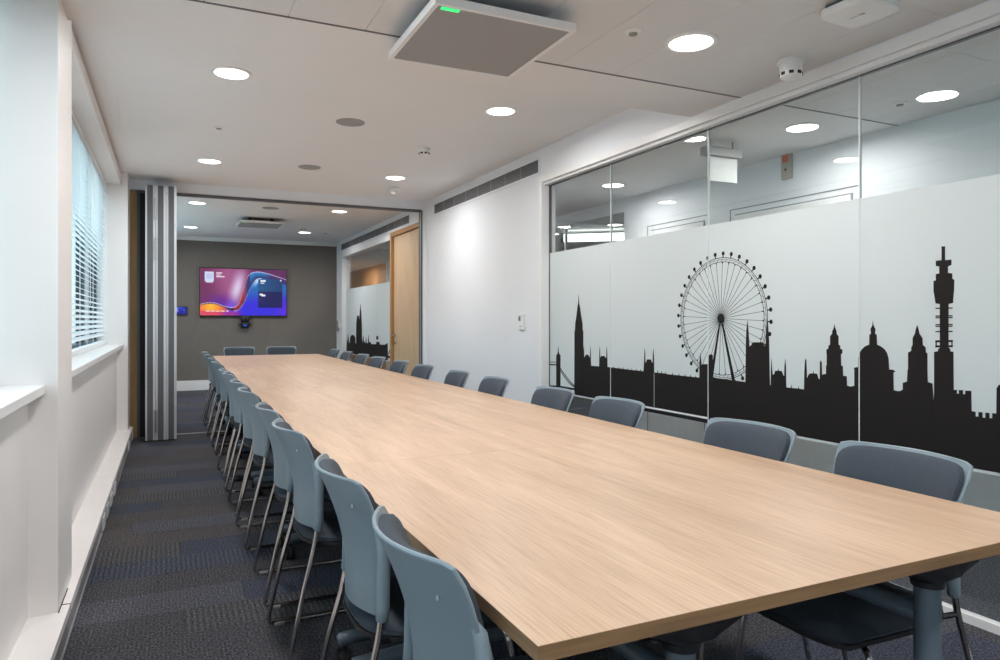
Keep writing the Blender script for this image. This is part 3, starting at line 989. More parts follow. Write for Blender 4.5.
# folded partition leaves
fp = thing('folding_partition', 'folded stack of grey acoustic partition leaves with bright metal edges', 'partition', (-0.225, 7.80, 0))
PWD = 0.0955
for k in range(3):
    x0 = k * PWD
    bm = B(); box(bm, x0 + 0.008, x0 + PWD - 0.009, 0.010, 0.84, 0.02, 2.555)
    lf = obj('partition_leaf', bm, 'dark_grey_metal', fp)
    bm = B()
    for (a, b) in ((0.001, 0.018), (PWD - 0.026, PWD - 0.002)):
        box(bm, x0 + a, x0 + b, 0, 0.85, 0.012, 2.562)
    obj('metal_edge', bm, 'aluminium', lf)
    bm = B(); box(bm, x0 + 0.020, x0 + PWD - 0.030, 0.004, 0.012, 0.012, 2.56)
    obj('rubber_seal', bm, 'grey_rubber', lf)
    bm = B(); tube(bm, [(x0 + PWD / 2, 0.33, 2.55), (x0 + PWD / 2, 0.33, 2.5625)], 0.012, 8)
for zc in (0.20, 1.92, 2.32):
    bm = B(); box(bm, PWD - 0.020, PWD + 0.012, -0.005, 0.0, zc - 0.11, zc + 0.11)
    tube(bm, [(PWD - 0.004, -0.007, zc - 0.11), (PWD - 0.004, -0.007, zc + 0.11)], 0.006, 8)
    obj('hinge', bm, 'beige_plastic' if False else 'steel', fp)
bm = B(); box(bm, 0.02, 0.26, 0.30, 0.36, 2.562, 2.5558 + 0.0)
bm.free()

# ------------------------------------------------------------------ ceiling fittings
def downlight_proto():
    t = thing('downlight', 'x', 'light', (0, 0, HIC), 0, 'round recessed ceiling downlights')
    bm = B(); lathe(bm, [(0.093, -0.001), (0.095, -0.006), (0.110, -0.005), (0.114, -0.001), (0.114, 0.002), (0.093, 0.002)], n=40)
    obj('trim_ring', bm, 'white_plastic', t, True)
    bm = B(); lathe(bm, [(0, -0.0035), (0.0945, -0.0035), (0.0945, 0.0015), (0, 0.0015)], n=40)
    obj('lens', bm, 'lamp_glow', t)
    return t
def add_light(t, power, col=(1.0, 0.98, 0.965)):
    L = bpy.data.lights.new('lamp', 'AREA')
    L.shape = 'DISK'; L.size = 0.18; L.energy = power; L.color = col
    L.spread = math.radians(172)
    o = bpy.data.objects.new('lamp', L); C.objects.link(o)
    o.parent = t; o.location = (0, 0, -0.008)
dl = downlight_proto()
spots = [
    (0.324, 4.37, HIC, 'round downlight over the window aisle, nearest in the high ceiling'),
    (2.062, 4.37, HIC, 'round downlight just in front of the ceiling step, right of the wide grey panel'),
    (0.324, 6.87, HIC, 'round downlight over the window aisle before the folded partition'),
    (2.062, 6.87, HIC, 'round downlight beside the white detector at the opening'),
    (0.30, 9.38, HIC, 'far room downlight on the left, nearest the opening'),
    (2.03, 9.32, HIC, 'far room downlight on the right, nearest the opening'),
    (0.29, 11.86, HIC, 'far room downlight on the left, nearest the screen wall'),
    (2.00, 11.80, HIC, 'far room downlight on the right, nearest the screen wall'),
    (2.062, 2.42, LOWC, 'largest downlight, in the metal tile ceiling by the glass wall'),
    (0.324, 2.42, LOWC, 'downlight in the metal tile ceiling on the window side'),
    (0.324, 0.2, LOWC, 'downlight overhead beside the camera on the window side'),
    (2.105, 0.2, LOWC, 'downlight overhead beside the camera on the glass wall side'),
    (1.2, -1.6, LOWC, 'downlight behind the camera'),
    (3.61, 5.28, LOWC, 'corridor downlight seen through the first glass pane'),
    (3.61, 3.19, LOWC, 'corridor downlight seen beside the joint line, centre of the glass wall'),
    (3.61, 1.1, LOWC, 'corridor downlight at the near end'),
    (3.5, 8.6, LOWC, 'corridor downlight outside the oak door'),
    (3.5, 11.2, LOWC, 'corridor downlight seen through the far room glass'),
    (3.5, 15.4, LOWC, 'corridor downlight in front of the timber panels'),
    (5.13, 7.46, LOWC, 'office downlight seen behind the corridor glass, right one'),
    (4.75, 8.6, LOWC, 'office downlight seen behind the corridor glass, left one'),
]
for i, (x, y, z, lab) in enumerate(spots):
    o = dl if i == 0 else dup(dl)
    o.location = (x, y, z - 0.002); o['label'] = lab
for i, o in enumerate([o for o in C.objects if o.name.startswith('downlight')]):
    p = LAMP_W
    if o.location.x > 3: p = LAMP_W * (0.55 if o.location.y < 7 else 1.2)
    if o.location.x > 4.3: p = LAMP_W * 0.6
    add_light(o, p)

def speaker(x, y, lab):
    t = thing('ceiling_speaker', lab, 'speaker', (x, y, HIC - 0.001), 0, 'round grey ceiling speakers')
    bm = B(); lathe(bm, [(0.090, 0.001), (0.092, -0.005), (0.102, -0.004), (0.104, 0.001)], n=32)
    obj('rim', bm, 'speaker_grille', t, True)
    bm = B(); lathe(bm, [(0, -0.004), (0.091, -0.004), (0.091, 0.0005), (0, 0.0005)], n=32)
    obj('grille', bm, 'speaker_grille', t)
speaker(1.19, 5.09, 'round grey ceiling speaker nearest the hanging panel')
speaker(1.19, 6.75, 'round grey ceiling speaker before the opening')
speaker(1.17, 9.43, 'round grey ceiling speaker in the far room')

def detector(x, y, z, lab, r=0.055, h=0.055, tall=False):
    t = thing('smoke_detector', lab, 'smoke detector', (x, y, z - 0.0005), 0)
    bm = B(); lathe(bm, [(0, 0), (r, 0), (r, -0.012), (r * 0.92, -0.016), (0, -0.016)], n=28)
    obj('base', bm, 'white_plastic', t, True)
    bm = B(); lathe(bm, [(0, -0.0162), (r * 0.80, -0.0162), (r * 0.82, -0.03), (r * 0.80, -h), (r * 0.55, -h - 0.010), (0, -h - 0.012)], n=28)
    obj('sensor_head', bm, 'white_plastic', t, True)
    bm = B()
    for k in range(8):
        a = 2 * PI * k / 8
        b2 = B(); box(b2, r * 0.78, r * 0.835, -0.010, 0.010, -h + 0.002, -h + 0.016)
        bmesh.ops.rotate(b2, verts=b2.verts, cent=(0, 0, 0), matrix=Matrix.Rotation(a, 3, 'Z'))
        me = bpy.data.meshes.new('tmp'); b2.to_mesh(me); b2.free(); bm.from_mesh(me); bpy.data.meshes.remove(me)
    obj('vent_slots', bm, 'dark_gap', t)
detector(2.635, 2.395, LOWC, 'white smoke detector on the metal ceiling beside the glass wall', 0.062, 0.075)
detector(1.93, 5.60, HIC, 'white smoke detector between the two right-hand downlights', 0.055, 0.055)
detector(1.885, 11.2, HIC, 'white smoke detector in the far room ceiling', 0.055, 0.04)
t = thing('heat_detector', 'white stepped detector on the ceiling right at the opening', 'smoke detector', (2.20, 7.40, HIC - 0.0005))
bm = B(); lathe(bm, [(0, 0), (0.062, 0), (0.062, -0.028), (0.058, -0.032), (0, -0.032)], n=28); obj('base', bm, 'white_plastic', t, True)
bm = B(); lathe(bm, [(0, -0.0322), (0.038, -0.0322), (0.036, -0.062), (0.020, -0.076), (0, -0.076)], n=24); obj('sensor_head', bm, 'white_plastic', t, True)
def plate(x, y, z, lab, r=0.045):
    t = thing('sprinkler_plate', lab, 'sprinkler', (x, y, z - 0.0005))
    bm = B(); lathe(bm, [(0, 0), (r, 0), (r, -0.004), (r * 0.75, -0.010), (0, -0.010)], n=28); obj('cover_ring', bm, 'white_plastic', t, True)
    bm = B(); lathe(bm, [(0, -0.0102), (r * 0.5, -0.0102), (r * 0.45, -0.016), (0, -0.016)], n=20); obj('cap', bm, 'speaker_grille', t, True)
plate(0.33, 5.64, HIC, 'small round ceiling plate between the two window-side downlights', 0.04)
plate(1.765, 2.434, LOWC, 'small round ceiling plate left of the largest downlight', 0.038)
plate(3.70, 2.60, LOWC, 'small round plate on the corridor ceiling', 0.04)
plate(2.33, 11.7, HIC, 'small round plate right of the far downlight', 0.06)

t = thing('wireless_access_point', 'white rounded square access point on the ceiling at the top right', 'access point', (2.385, 1.84, LOWC - 0.001), math.radians(4))
bm = B(); box(bm, -0.085, 0.085, -0.085, 0.085, -0.020, 0); obj('mounting_plate', bm, 'dark_grey_metal', t)
bm = B(); box(bm, -0.105, 0.105, -0.105, 0.105, -0.05, -0.0202); 
ve = [e for e in bm.edges if abs(e.verts[0].co.z - e.verts[1].co.z) > 0.01]
bmesh.ops.bevel(bm, geom=ve, offset=0.03, segments=5, profile=0.5, affect='EDGES')
be = [e for e in bm.edges if e.verts[0].co.z < -0.049 and e.verts[1].co.z < -0.049]
bmesh.ops.bevel(bm, geom=be, offset=0.010, segments=3, profile=0.5, affect='EDGES')
obj('housing', bm, 'white_plastic', t, True)
bm = B()
box(bm, -0.002, 0.002, 0.0, 0.040, -0.0505, -0.0502)
box(bm, -0.006, 0.006, -0.022, -0.002, -0.0505, -0.0502)
obj('emblem', bm, 'grey_mark', t)

def array_mic(cx, cy, z, w, l, lab):
    t = thing('ceiling_microphone_panel', lab, 'ceiling panel', (cx, cy, z), 0, 'square hanging ceiling panels')
    bm = B()
    hw, hl, fr = w / 2, l / 2, 0.018
    box(bm, -hw, hw, -hl, -hl + fr, 0, 0.03); box(bm, -hw, hw, hl - fr, hl, 0, 0.03)
    box(bm, -hw, -hw + fr, -hl + fr, hl - fr, 0, 0.03); box(bm, hw - fr, hw, -hl + fr, hl - fr, 0, 0.03)
    obj('white_frame', bm, 'white_trim', t)
    bm = B(); box(bm, -hw + fr, hw - fr, -hl + fr, hl - fr, 0.003, 0.028)
    obj('fabric_face', bm, 'array_fabric', t)
    bm = B(); box(bm, -hw + 0.035, -hw + 0.105, -hl + 0.026, -hl + 0.046, 0.0008, 0.003)
    obj('status_light', bm, 'led_green', t)
    bm = B(); box(bm, -hw + 0.01, hw - 0.01, -hl + 0.01, hl - 0.01, 0.0302, 0.034)
    obj('back_plate', bm, 'dark_grey_metal', t)
    return t
def hang(t, gap):
    for sx in (-0.15, 0.15):
        for sy in (-0.15, 0.15):
            bm = B(); box(bm, sx - 0.02, sx + 0.02, sy - 0.02, sy + 0.02, 0.034, gap)
            obj('bracket', bm, 'dark_grey_metal', t)
t = array_mic(1.147, 2.655, 2.343, 0.585, 0.60, 'large square white framed panel hanging low over the near table end')
hang(t, LOWC - 2.343 - 0.0005)
t = array_mic(1.17, 10.62, 2.573, 0.60, 0.62, 'small looking square white framed panel on the far room ceiling')
hang(t, HIC - 2.573 - 0.0005)

# linear air vents on the right wall
def vent(n, ya, yb, z0, z1, lab):
    t = thing('air_vent', lab, 'vent', (WR, (ya + yb) / 2, z0))
    L = (yb - ya) / 2; H = z1 - z0
    bm = B()
    box(bm, -0.008, -0.0004, -L - 0.02, L + 0.02, -0.02, 0); box(bm, -0.008, -0.0004, -L - 0.02, L + 0.02, H, H + 0.02)
    box(bm, -0.008, -0.0004, -L - 0.02, -L, 0, H); box(bm, -0.008, -0.0004, L, L + 0.02, 0, H)
    obj('vent_frame', bm, 'wall_paint', t)
    bm = B(); box(bm, -0.0015, -0.0003, -L, L, 0, H)
    obj('backing', bm, 'vent_grey', t)
    bm = B()
    for k in range(1, n):
        yy = -L + 2 * L * k / n
        box(bm, -0.0075, -0.0016, yy - 0.006, yy + 0.006, 0, H)
    obj('divider', bm, 'speaker_grille', t)
    for k in range(5):
        zz = H * (k + 0.5) / 5
        bm = B(); box(bm, -0.0060, -0.0020, -L + 0.001, L - 0.001, zz - 0.0035, zz + 0.0035)
        obj('louvre', bm, 'dark_grey_metal', t)
vent(8, 5.23, 7.82, 2.462, 2.572, 'long grey slotted air vent high on the white wall of the near room')
vent(12, 8.77, 12.78, 2.478, 2.585, 'long grey slotted air vent above the oak door in the far room')

# ------------------------------------------------------------------ tables
TZT, TH = 0.73, 0.026
MW, ML = 0.6965, 1.430
def table_proto():
    t = thing('meeting_table', 'x', 'table', (0, 0, 0), 0, 'oak topped tables pushed together')
    bm = B(); box(bm, -MW / 2 + 0.0002, MW / 2 - 0.0002, -ML / 2 + 0.0003, ML / 2 - 0.0003, TZT - TH, TZT - 0.0011)
    top = obj('edge_band', bm, 'oak_edge', t)
    bm = B(); box(bm, -MW / 2 + 0.0003, MW / 2 - 0.0003, -ML / 2 + 0.0006, ML / 2 - 0.0006, TZT - 0.0015, TZT)
    obj('tabletop', bm, MATS['oak_top'], t)
    zb = TZT - TH - 0.001
    for s in (-1, 1):
        yy = s * (ML / 2 - 0.10)
        bm = B(); tube(bm, [(0, yy, 0.12), (0, yy, 0.50), (0, yy, 0.655)], 0.0275, 20)
        obj('leg', bm, 'table_leg_paint', t, True)
        bm = B()
        prof = [(0.170, zb), (0.170, zb - 0.006), (0.120, zb - 0.026), (0.070, zb - 0.050), (0.036, zb - 0.070), (0.034, zb - 0.084)]
        loop = []
        for (r, z) in prof:
            loop.append([bm.verts.new((r * math.cos(2 * PI * k / 16) * 1.0, yy + max(min(r * math.sin(2 * PI * k / 16), 0.06), -0.06), z)) for k in range(16)])
        for a, b in zip(loop[:-1], loop[1:]):
            for k in range(16):
                bm.faces.new((a[k], a[(k + 1) % 16], b[(k + 1) % 16], b[k]))
        bm.faces.new(loop[0]); bm.faces.new(loop[-1])
        obj('flip_bracket', bm, 'black_plastic', t, True)
        bm = B()
        tube(bm, [(-0.315, yy, 0.098), (-0.305, yy, 0.10), (0, yy, 0.118), (0.305, yy, 0.10), (0.315, yy, 0.098)], [0.014, 0.024, 0.027, 0.024, 0.014], 14)
        ft = obj('foot', bm, 'table_leg_paint', t, True)
        for sx in (-1, 1):
            bm = B()
            tube(bm, [(sx * 0.29, yy, 0.085), (sx * 0.29, yy, 0.062)], 0.010, 8)
            for q in (-1, 1):
                tube(bm, [(sx * 0.29 + q * 0.004, yy - 0.0, 0.032), (sx * 0.29 + q * 0.022, yy, 0.032)], 0.032, 16)
            obj('castor', bm, 'black_plastic', ft, True)
    bm = B(); tube(bm, [(0, -ML / 2 + 0.10, 0.55), (0, ML / 2 - 0.10, 0.55)], 0.022, 12)
    obj('cross_rail', bm, 'table_leg_paint', t, True)
    return t
TX = (0.493 + MW / 2, 0.493 + MW * 1.5)
TY0 = 0.915
tp = table_proto()
rowname = ['nearest the camera', 'second from the camera', 'third from the camera', 'fourth from the camera', 'fifth from the camera']
first = True
for i in range(5):
    for j, side in enumerate(('window side', 'glass wall side')):
        lab = 'long light oak table on the %s, %s' % (side, rowname[i])
        loc = (TX[j], TY0 + ML * (i + 0.5) + (0.0 if j == 0 else 0.0), 0)
        if first: tp.location = loc; tp['label'] = lab; first = False
        else: dup(tp, loc, 0, lab)
for k in range(3):
    dup(tp, ((TX[0] + TX[1]) / 2, TY0 + ML * 5 + MW * (k + 0.5), 0), PI / 2,
        ['crosswise oak table in the far room, nearest the long rows', 'crosswise oak table in the far room, middle one', 'crosswise oak table at the far end before the two end chairs'][k])

# ------------------------------------------------------------------ chairs
def chair_proto():
    t = thing('meeting_chair', 'x', 'chair', (0, 0, 0), 0, 'grey sled base meeting chairs')
    # back shell, seen from behind as one curved sheet
    Z0, Z1 = 0.475, 0.825
    def halfw(tt):
        return 0.160 + 0.046 * min(1.0, tt / 0.85) ** 1.2
    def shell_pt(s, tt, dy=0.0):
        q = s * 2 - 1
        ed = max(0.0, (tt - 0.90) / 0.10)
        wv = halfw(tt) * (1 - 0.012 * ed ** 4)
        z = Z0 + (Z1 - Z0) * tt - 0.006 * (abs(q) ** 20) * ed
        f = max(0.0, (tt - 0.22) / 0.78)
        yc = -0.208 - 0.080 * f ** 1.8
        bow = (0.046 + 0.014 * tt) * (abs(q) ** 2.0)
        return Vector((q * wv, yc + bow + dy, z))
    bm = B()
    slab_surface(bm, lambda s, tt: (shell_pt(s, tt), Vector((0, 1, 0.15))), 20, 18, 0.008)
    obj('backrest', bm, 'shell_plastic', t, True)
    bm = B()
    pts = [shell_pt(s / 20, 1.0) + Vector((0, 0.004, 0.0)) for s in range(21)]
    side_l = [shell_pt(0, 1 - k / 10 * 0.97) + Vector((0, 0.004, 0)) for k in range(1, 11)]
    side_r = [shell_pt(1, 1 - k / 10 * 0.97) + Vector((0, 0.004, 0)) for k in range(1, 11)]
    tube(bm, side_l[::-1] + pts + side_r, 0.0048, 8)
    obj('shell_rim', bm, 'shell_plastic', t, True)
    # upholstered pad with rounded corners and edges
    bm = B()
    nu, nv = 18, 16
    def padpt(q, r, lift):
        m_ = max(abs(q), abs(r))
        if m_ > 1e-6:
            n_ = (abs(q) ** 9 + abs(r) ** 9) ** (1 / 9.0)
            q, r = q * m_ / n_, r * m_ / n_
        t2 = 0.54 + r * 0.445
        q2 = q * (1 - 0.008 / halfw(t2))
        p = shell_pt(q2 * 0.5 + 0.5, t2, 0.0095)
        e = math.sqrt(max(0.0, 1 - m_ ** 8))
        return p + Vector((0, lift * (0.007 + 0.024 * e), lift * 0.009 * e))
    F, K = [], []
    for j in range(nv + 1):
        F.append([]); K.append([])
        for i in range(nu + 1):
            g1 = lambda a: math.copysign(1 - (1 - abs(a)) ** 1.7, a)
            q, r = g1(i / nu * 2 - 1), g1(j / nv * 2 - 1)
            K[-1].append(bm.verts.new(padpt(q, r, 0.0)))
            F[-1].append(bm.verts.new(padpt(q, r, 1.0)))
    for j in range(nv):
        for i in range(nu):
            bm.faces.new((K[j][i], K[j][i + 1], K[j + 1][i + 1], K[j + 1][i]))
            bm.faces.new((F[j][i], F[j + 1][i], F[j + 1][i + 1], F[j][i + 1]))
    for i in range(nu):
        bm.faces.new((K[0][i], F[0][i], F[0][i + 1], K[0][i + 1])); bm.faces.new((K[nv][i], K[nv][i + 1], F[nv][i + 1], F[nv][i]))
    for j in range(nv):
        bm.faces.new((K[j][0], K[j + 1][0], F[j + 1][0], F[j][0])); bm.faces.new((K[j][nu], F[j][nu], F[j + 1][nu], K[j + 1][nu]))
    obj('back_cushion', bm, 'seat_fabric', t, True)
    # sleeves that take the tubes
    for s in (-1, 1):
        bm = B()
        tube(bm, [(s * 0.184, -0.188, 0.735), (s * 0.190, -0.172, 0.70), (s * 0.194, -0.162, 0.64), (s * 0.194, -0.164, 0.515), (s * 0.194, -0.167, 0.485), (s * 0.194, -0.169, 0.478)], [0.004, 0.013, 0.0165, 0.0165, 0.0165, 0.012], 10)
        obj('sleeve', bm, 'shell_plastic', t, True)
    for s in (-1, 1):
        bm = B(); lathe(bm, [(0, -0.002), (0.0045, -0.002), (0.0045, 0), (0, 0)], n=10)
        bmesh.ops.rotate(bm, verts=bm.verts, cent=(0, 0, 0), matrix=Matrix.Rotation(-PI / 2, 3, 'X'))
        p = shell_pt(0.5 + s * 0.36, 0.80)
        bmesh.ops.translate(bm, verts=bm.verts, vec=p + Vector((0, -0.003, 0)))
        obj('fixing_plug', bm, 'aluminium', t)
    # seat
    bm = B()
    nu, nv = 14, 14
    def seat(s, tt, top):
        q = s * 2 - 1; r = tt * 2 - 1
        # superellipse footprint
        hw, hl = 0.212, 0.220
        k = 1.0
        m_ = max(abs(q), abs(r))
        if m_ > 1e-6:
            n_ = (abs(q) ** 3.6 + abs(r) ** 3.6) ** (1 / 3.6)
            k = m_ / n_
        x, y = q * k * hw * (1 - 0.06 * (-r if r < 0 else 0)), 0.02 + r * k * hl
        e = 1 - m_ ** 5
        dish = -0.012 * (1 - q * q) + 0.010 * max(0, -r) ** 2
        front = -0.030 * max(0, r) ** 3
        if top: z = 0.440 + 0.026 * e + dish + front
        else: z = 0.430 - 0.012 * e + front * 0.8
        return (x, y, z)
    for (lo, hi, nm, mt) in ((False, True, 'seat_cushion', 'seat_fabric'),):
        F, K = [], []
        for j in range(nv + 1):
            F.append([bm.verts.new(seat(i / nu, j / nv, True)) for i in range(nu + 1)])
            K.append([bm.verts.new(tuple(Vector(seat(i / nu, j / nv, False)) + Vector((0, 0, 0.004)))) for i in range(nu + 1)])
        for j in range(nv):
            for i in range(nu):
                bm.faces.new((F[j][i], F[j][i + 1], F[j + 1][i + 1], F[j + 1][i])); bm.faces.new((K[j][i], K[j + 1][i], K[j + 1][i + 1], K[j][i + 1]))
        for i in range(nu):
            bm.faces.new((F[0][i], K[0][i], K[0][i + 1], F[0][i + 1])); bm.faces.new((F[nv][i], F[nv][i + 1], K[nv][i + 1], K[nv][i]))
        for j in range(nv):
            bm.faces.new((F[j][0], F[j + 1][0], K[j + 1][0], K[j][0])); bm.faces.new((F[j][nu], K[j][nu], K[j + 1][nu], F[j + 1][nu]))
        obj(nm, bm, mt, t, True)
    bm = B()
    def pan_f(s, tt):
        x, y, z = seat(s, tt, False)
        return ((x * 1.012, 0.02 + (y - 0.02) * 1.012, z + 0.002), (0, 0, -1))
    slab_surface(bm, pan_f, 12, 12, 0.012)
    obj('seat_pan', bm, 'black_plastic', t, True)
    # sled frame, one continuous tube each side
    for s in (-1, 1):
        bm = B()
        p = smooth_path([(s * 0.194, -0.168, 0.49), (s * 0.196, -0.178, 0.43), (s * 0.208, -0.218, 0.28), (s * 0.222, -0.278, 0.012), (s * 0.222, 0.235, 0.012), (s * 0.205, 0.165, 0.40), (s * 0.10, 0.150, 0.409)], 0.035, 4)
        tube(bm, p, 0.0085, 8)
        obj('sled_leg', bm, 'chrome', t, True)
        for yy in (-0.23, 0.17):
            bm = B(); box(bm, s * 0.222 - 0.012, s * 0.222 + 0.012, yy - 0.020, yy + 0.020, 0.0003, 0.016); bevel(bm, 0.003, 1)
            obj('glide', bm, 'grey_mark', t)
    bm = B(); tube(bm, [(-0.10, 0.150, 0.409), (0.10, 0.150, 0.409)], 0.0085, 8)
    obj('cross_bar', bm, 'chrome', t, True)
    bm = B(); tube(bm, [(-0.196, -0.178, 0.43), (-0.15, -0.10, 0.410), (0.15, -0.10, 0.410), (0.196, -0.178, 0.43)], 0.0085, 8)
    obj('cross_bar', bm, 'black_plastic', t, True)
    return t
cp = chair_proto()
ordn = ['nearest the camera', 'second from the camera', 'third from the camera', 'fourth from the camera', 'fifth from the camera', 'sixth from the camera', 'seventh from the camera', 'eighth from the camera', 'fourth from the far end', 'third from the far end', 'second from the far end', 'at the far end']
LY = [1.235, 1.86, 2.68, 3.29, 4.12, 4.73, 5.47, 5.83, 6.95, 7.62, 8.42, 9.15]
RY = [1.37, 1.95, 2.81, 3.41, 4.22, 4.88, 5.64, 6.33, 7.08, 7.75, 8.5, 9.25]
for i, yv in enumerate(LY):
    lab = 'blue-grey plastic backed chair on the window side of the table, %s' % ordn[i]
    loc = (0.630 + random.uniform(-0.005, 0.005), yv, 0)
    rz = -PI / 2 + math.radians(random.uniform(-2.5, 2.5))
    if i == 0: cp.location = (0.628, yv, 0); cp.rotation_euler = (0, 0, -PI / 2); cp['label'] = lab; cp['group'] = 'chairs along the window side'
    else: dup(cp, loc, rz, lab, 'chairs along the window side')
for i, yv in enumerate(RY):
    lab = 'dark grey cushioned chair facing the window across the table, %s' % ordn[i]
    dup(cp, (1.725 + random.uniform(-0.012, 0.012), yv, 0), PI / 2 + math.radians(random.uniform(-2.5, 2.5)), lab, 'chairs along the glass wall side')
dup(cp, (0.89, 10.40, 0), PI, 'grey cushioned end chair under the wall screen, left one', 'chairs at the far end')
dup(cp, (1.47, 10.40, 0), PI, 'grey cushioned end chair under the wall screen, right one', 'chairs at the far end')

# ------------------------------------------------------------------ screen wall objects
def color_mesh(name, fn, nx, nz, w_, h_, strength):
    me = bpy.data.meshes.new(name)
    verts = []; faces = []
    for j in range(nz + 1):
        for i in range(nx + 1):
            verts.append((-w_ / 2 + w_ * i / nx, 0, h_ * (1 - j / nz)))
    for j in range(nz):
        for i in range(nx):
            a = j * (nx + 1) + i
            faces.append((a, a + nx + 1, a + nx + 2, a + 1))
    me.from_pydata(verts, [], faces)
    ca = me.color_attributes.new('picture', 'FLOAT_COLOR', 'POINT')
    for j in range(nz + 1):
        for i in range(nx + 1):
            r, g_, b_ = fn(i / nx, j / nz)
            ca.data[j * (nx + 1) + i].color = srgb(max(0, min(255, r)), max(0, min(255, g_)), max(0, min(255, b_)))
    m = bpy.data.materials.new(name + '_picture')
    m.use_nodes = True
    n = m.node_tree
    p = n.nodes['Principled BSDF']
    p.inputs['Base Color'].default_value = (0.01, 0.01, 0.012, 1)
    p.inputs['Roughness'].default_value = 0.25
    at = n.nodes.new('ShaderNodeAttribute'); at.attribute_name = 'picture'
    n.links.new(at.outputs['Color'], p.inputs['Emission Color'])
    p.inputs['Emission Strength'].default_value = strength
    me.materials.append(m)
    return me
def lerp(a, b, t): 
    t = max(0, min(1, t)); return tuple(a[i] + (b[i] - a[i]) * t for i in range(3))
def interp(pts, x):
    if x <= pts[0][0]: return pts[0][1]
    for k in range(len(pts) - 1):
        (x0, y0), (x1, y1) = pts[k], pts[k + 1]
        if x <= x1:
            xa, ya = pts[max(0, k - 1)]; xb, yb = pts[min(len(pts) - 1, k + 2)]
            t = (x - x0) / (x1 - x0); d = x1 - x0
            m0 = (y1 - ya) / max(1e-6, x1 - xa) * d; m1 = (yb - y0) / max(1e-6, xb - x0) * d
            return (2*t**3 - 3*t*t + 1) * y0 + (t**3 - 2*t*t + t) * m0 + (3*t*t - 2*t**3) * y1 + (t**3 - t*t) * m1
    return pts[-1][1]
def sm(x): 
    x = max(0, min(1, x)); return x * x * (3 - 2 * x)
# curve measured on the screen: x and y in 0..1 from the top left
upper = [(0, .77), (.10, .73), (.18, .745), (.28, .81), (.38, .825), (.44, .73), (.50, .40), (.55, .14), (.64, .055), (.74, .07), (.86, .13), (1.0, .21)]
lower = [(0, .79), (.10, .755), (.18, .77), (.28, .84), (.38, .90), (.43, .88), (.50, .72), (.56, .45), (.62, .26), (.68, .19), (.80, .21), (.90, .27), (1.0, .33)]
def picture(x, y):
    u, l = interp(upper, x), interp(lower, x)
    if y < u:                                          # above the wave
        c = lerp((108, 34, 86), (158, 84, 132), sm(1 - abs(x - .32) / .34 - abs(y - .15) * .5))
        c = lerp(c, (214, 196, 226), sm(1 - abs((x - .435) + (y - .30) * .14) / .12) * sm(1 - abs(y - .42) / .62))
        c = lerp(c, (96, 26, 150), sm((y - .45) / .3) * sm(1 - abs(x - .22) / .24))
        c = lerp(c, (110, 70, 230), sm((y - .6) / .25) * sm(1 - abs(x - .36) / .12))
        if x > .56: c = lerp(c, (88, 22, 84), sm((x - .56) / .1))
    elif y < l:                                        # the ribbon
        f = (y - u) / max(1e-4, l - u)
        if x < .38: c = lerp((70, 60, 120), (14, 8, 50), f * 2)
        elif x < .50: c = lerp((196, 52, 44), (90, 20, 50), f)
        elif x < .57: c = lerp((150, 60, 90), (20, 40, 110), sm((x - .50) / .05) * .8 + f * .2)
        else: c = lerp((36, 140, 210), (12, 34, 92), f)
        if x > .72: c = lerp(c, (60, 24, 96), sm((x - .72) / .15))
    else:                                              # below
        c = lerp((20, 96, 180), (44, 30, 214), sm((y - .45) / .35 + (x - .5) * .1))
        c = lerp(c, (220, 236, 250), sm(1 - abs((x - .655) + (y - .25) * .35) / .05) * sm(1 - (y - .2) / .25))
        c = lerp(c, (96, 30, 214), sm((x - .78) / .3) * sm((y - .4) / .5))
        if x < .52:
            c2 = lerp((236, 116, 40), (248, 176, 44), sm(1 - abs(x - .12) / .15))
            c2 = lerp(c2, (214, 70, 96), sm((y - .86) / .08))
            c0 = c
            c = lerp(c2, (110, 44, 196), sm((x - .22) / .14))
            if y > .93: c = lerp(c, (150, 40, 150), sm((x - .18) / .15))
            c = lerp(c, c0, sm((x - .38) / .13))
    if abs(y - u) < .008 or (abs(y - l) < .007 and .38 < x < .66): c = lerp(c, (222, 206, 236), .75)
    if .665 < x < .955 and .205 < y < .83:             # dark card
        base = (0, 80, 132) if y < .48 else (4, 8, 92)
        c = lerp(base, (2, 50, 104) if y < .48 else (8, 6, 80), (x - .665) / .29)
        for (x0, x1, y0, y1) in ((.69, .755, .225, .262), (.69, .735, .285, .30), (.925, .94, .215, .245), (.68, .72, .525, .56), (.70, .745, .545, .585)):
            if x0 < x < x1 and y0 < y < y1: c = (226, 236, 244)
    if .055 < x < .155 and .075 < y < .30:             # crest block
        e = .008
        c = (206, 216, 240)
        if .07 < x < .14 and .11 < y < .23 and (int(x * 120) + int(y * 60)) % 3 == 0: c = (140, 152, 214)
        if y > .27 and (x < .07 or x > .14): c = (150, 90, 130)
    for (x0, x1, y0, y1) in ((.178, .245, .085, .108), (.178, .232, .125, .148), (.178, .275, .162, .185)):
        if x0 < x < x1 and y0 < y < y1: c = (226, 206, 222)
    if .05 < x < .32 and .895 < y < .918 and int(x * 90) % 5 != 0: c = (250, 220, 200)
    return c
TVX, TVW, TVZ0, TVZ1 = 1.185, 1.468, 1.276, 2.128
TVY = FAR_Y - 0.055
t = thing('wall_screen', 'large wall screen showing a purple and blue wave picture', 'screen', (TVX, TVY, TVZ0))
h = TVZ1 - TVZ0
bm = B(); box(bm, -TVW / 2, TVW / 2, 0.002, 0.042, 0, h); bevel(bm, 0.003, 1)
obj('screen_body', bm, 'bezel_black', t)
me = color_mesh('screen_picture', picture, 180, 104, TVW - 0.03, h - 0.034, 0.9)
o = obj('screen_picture', me, None, t, loc=(0, 0.0005, 0.018))
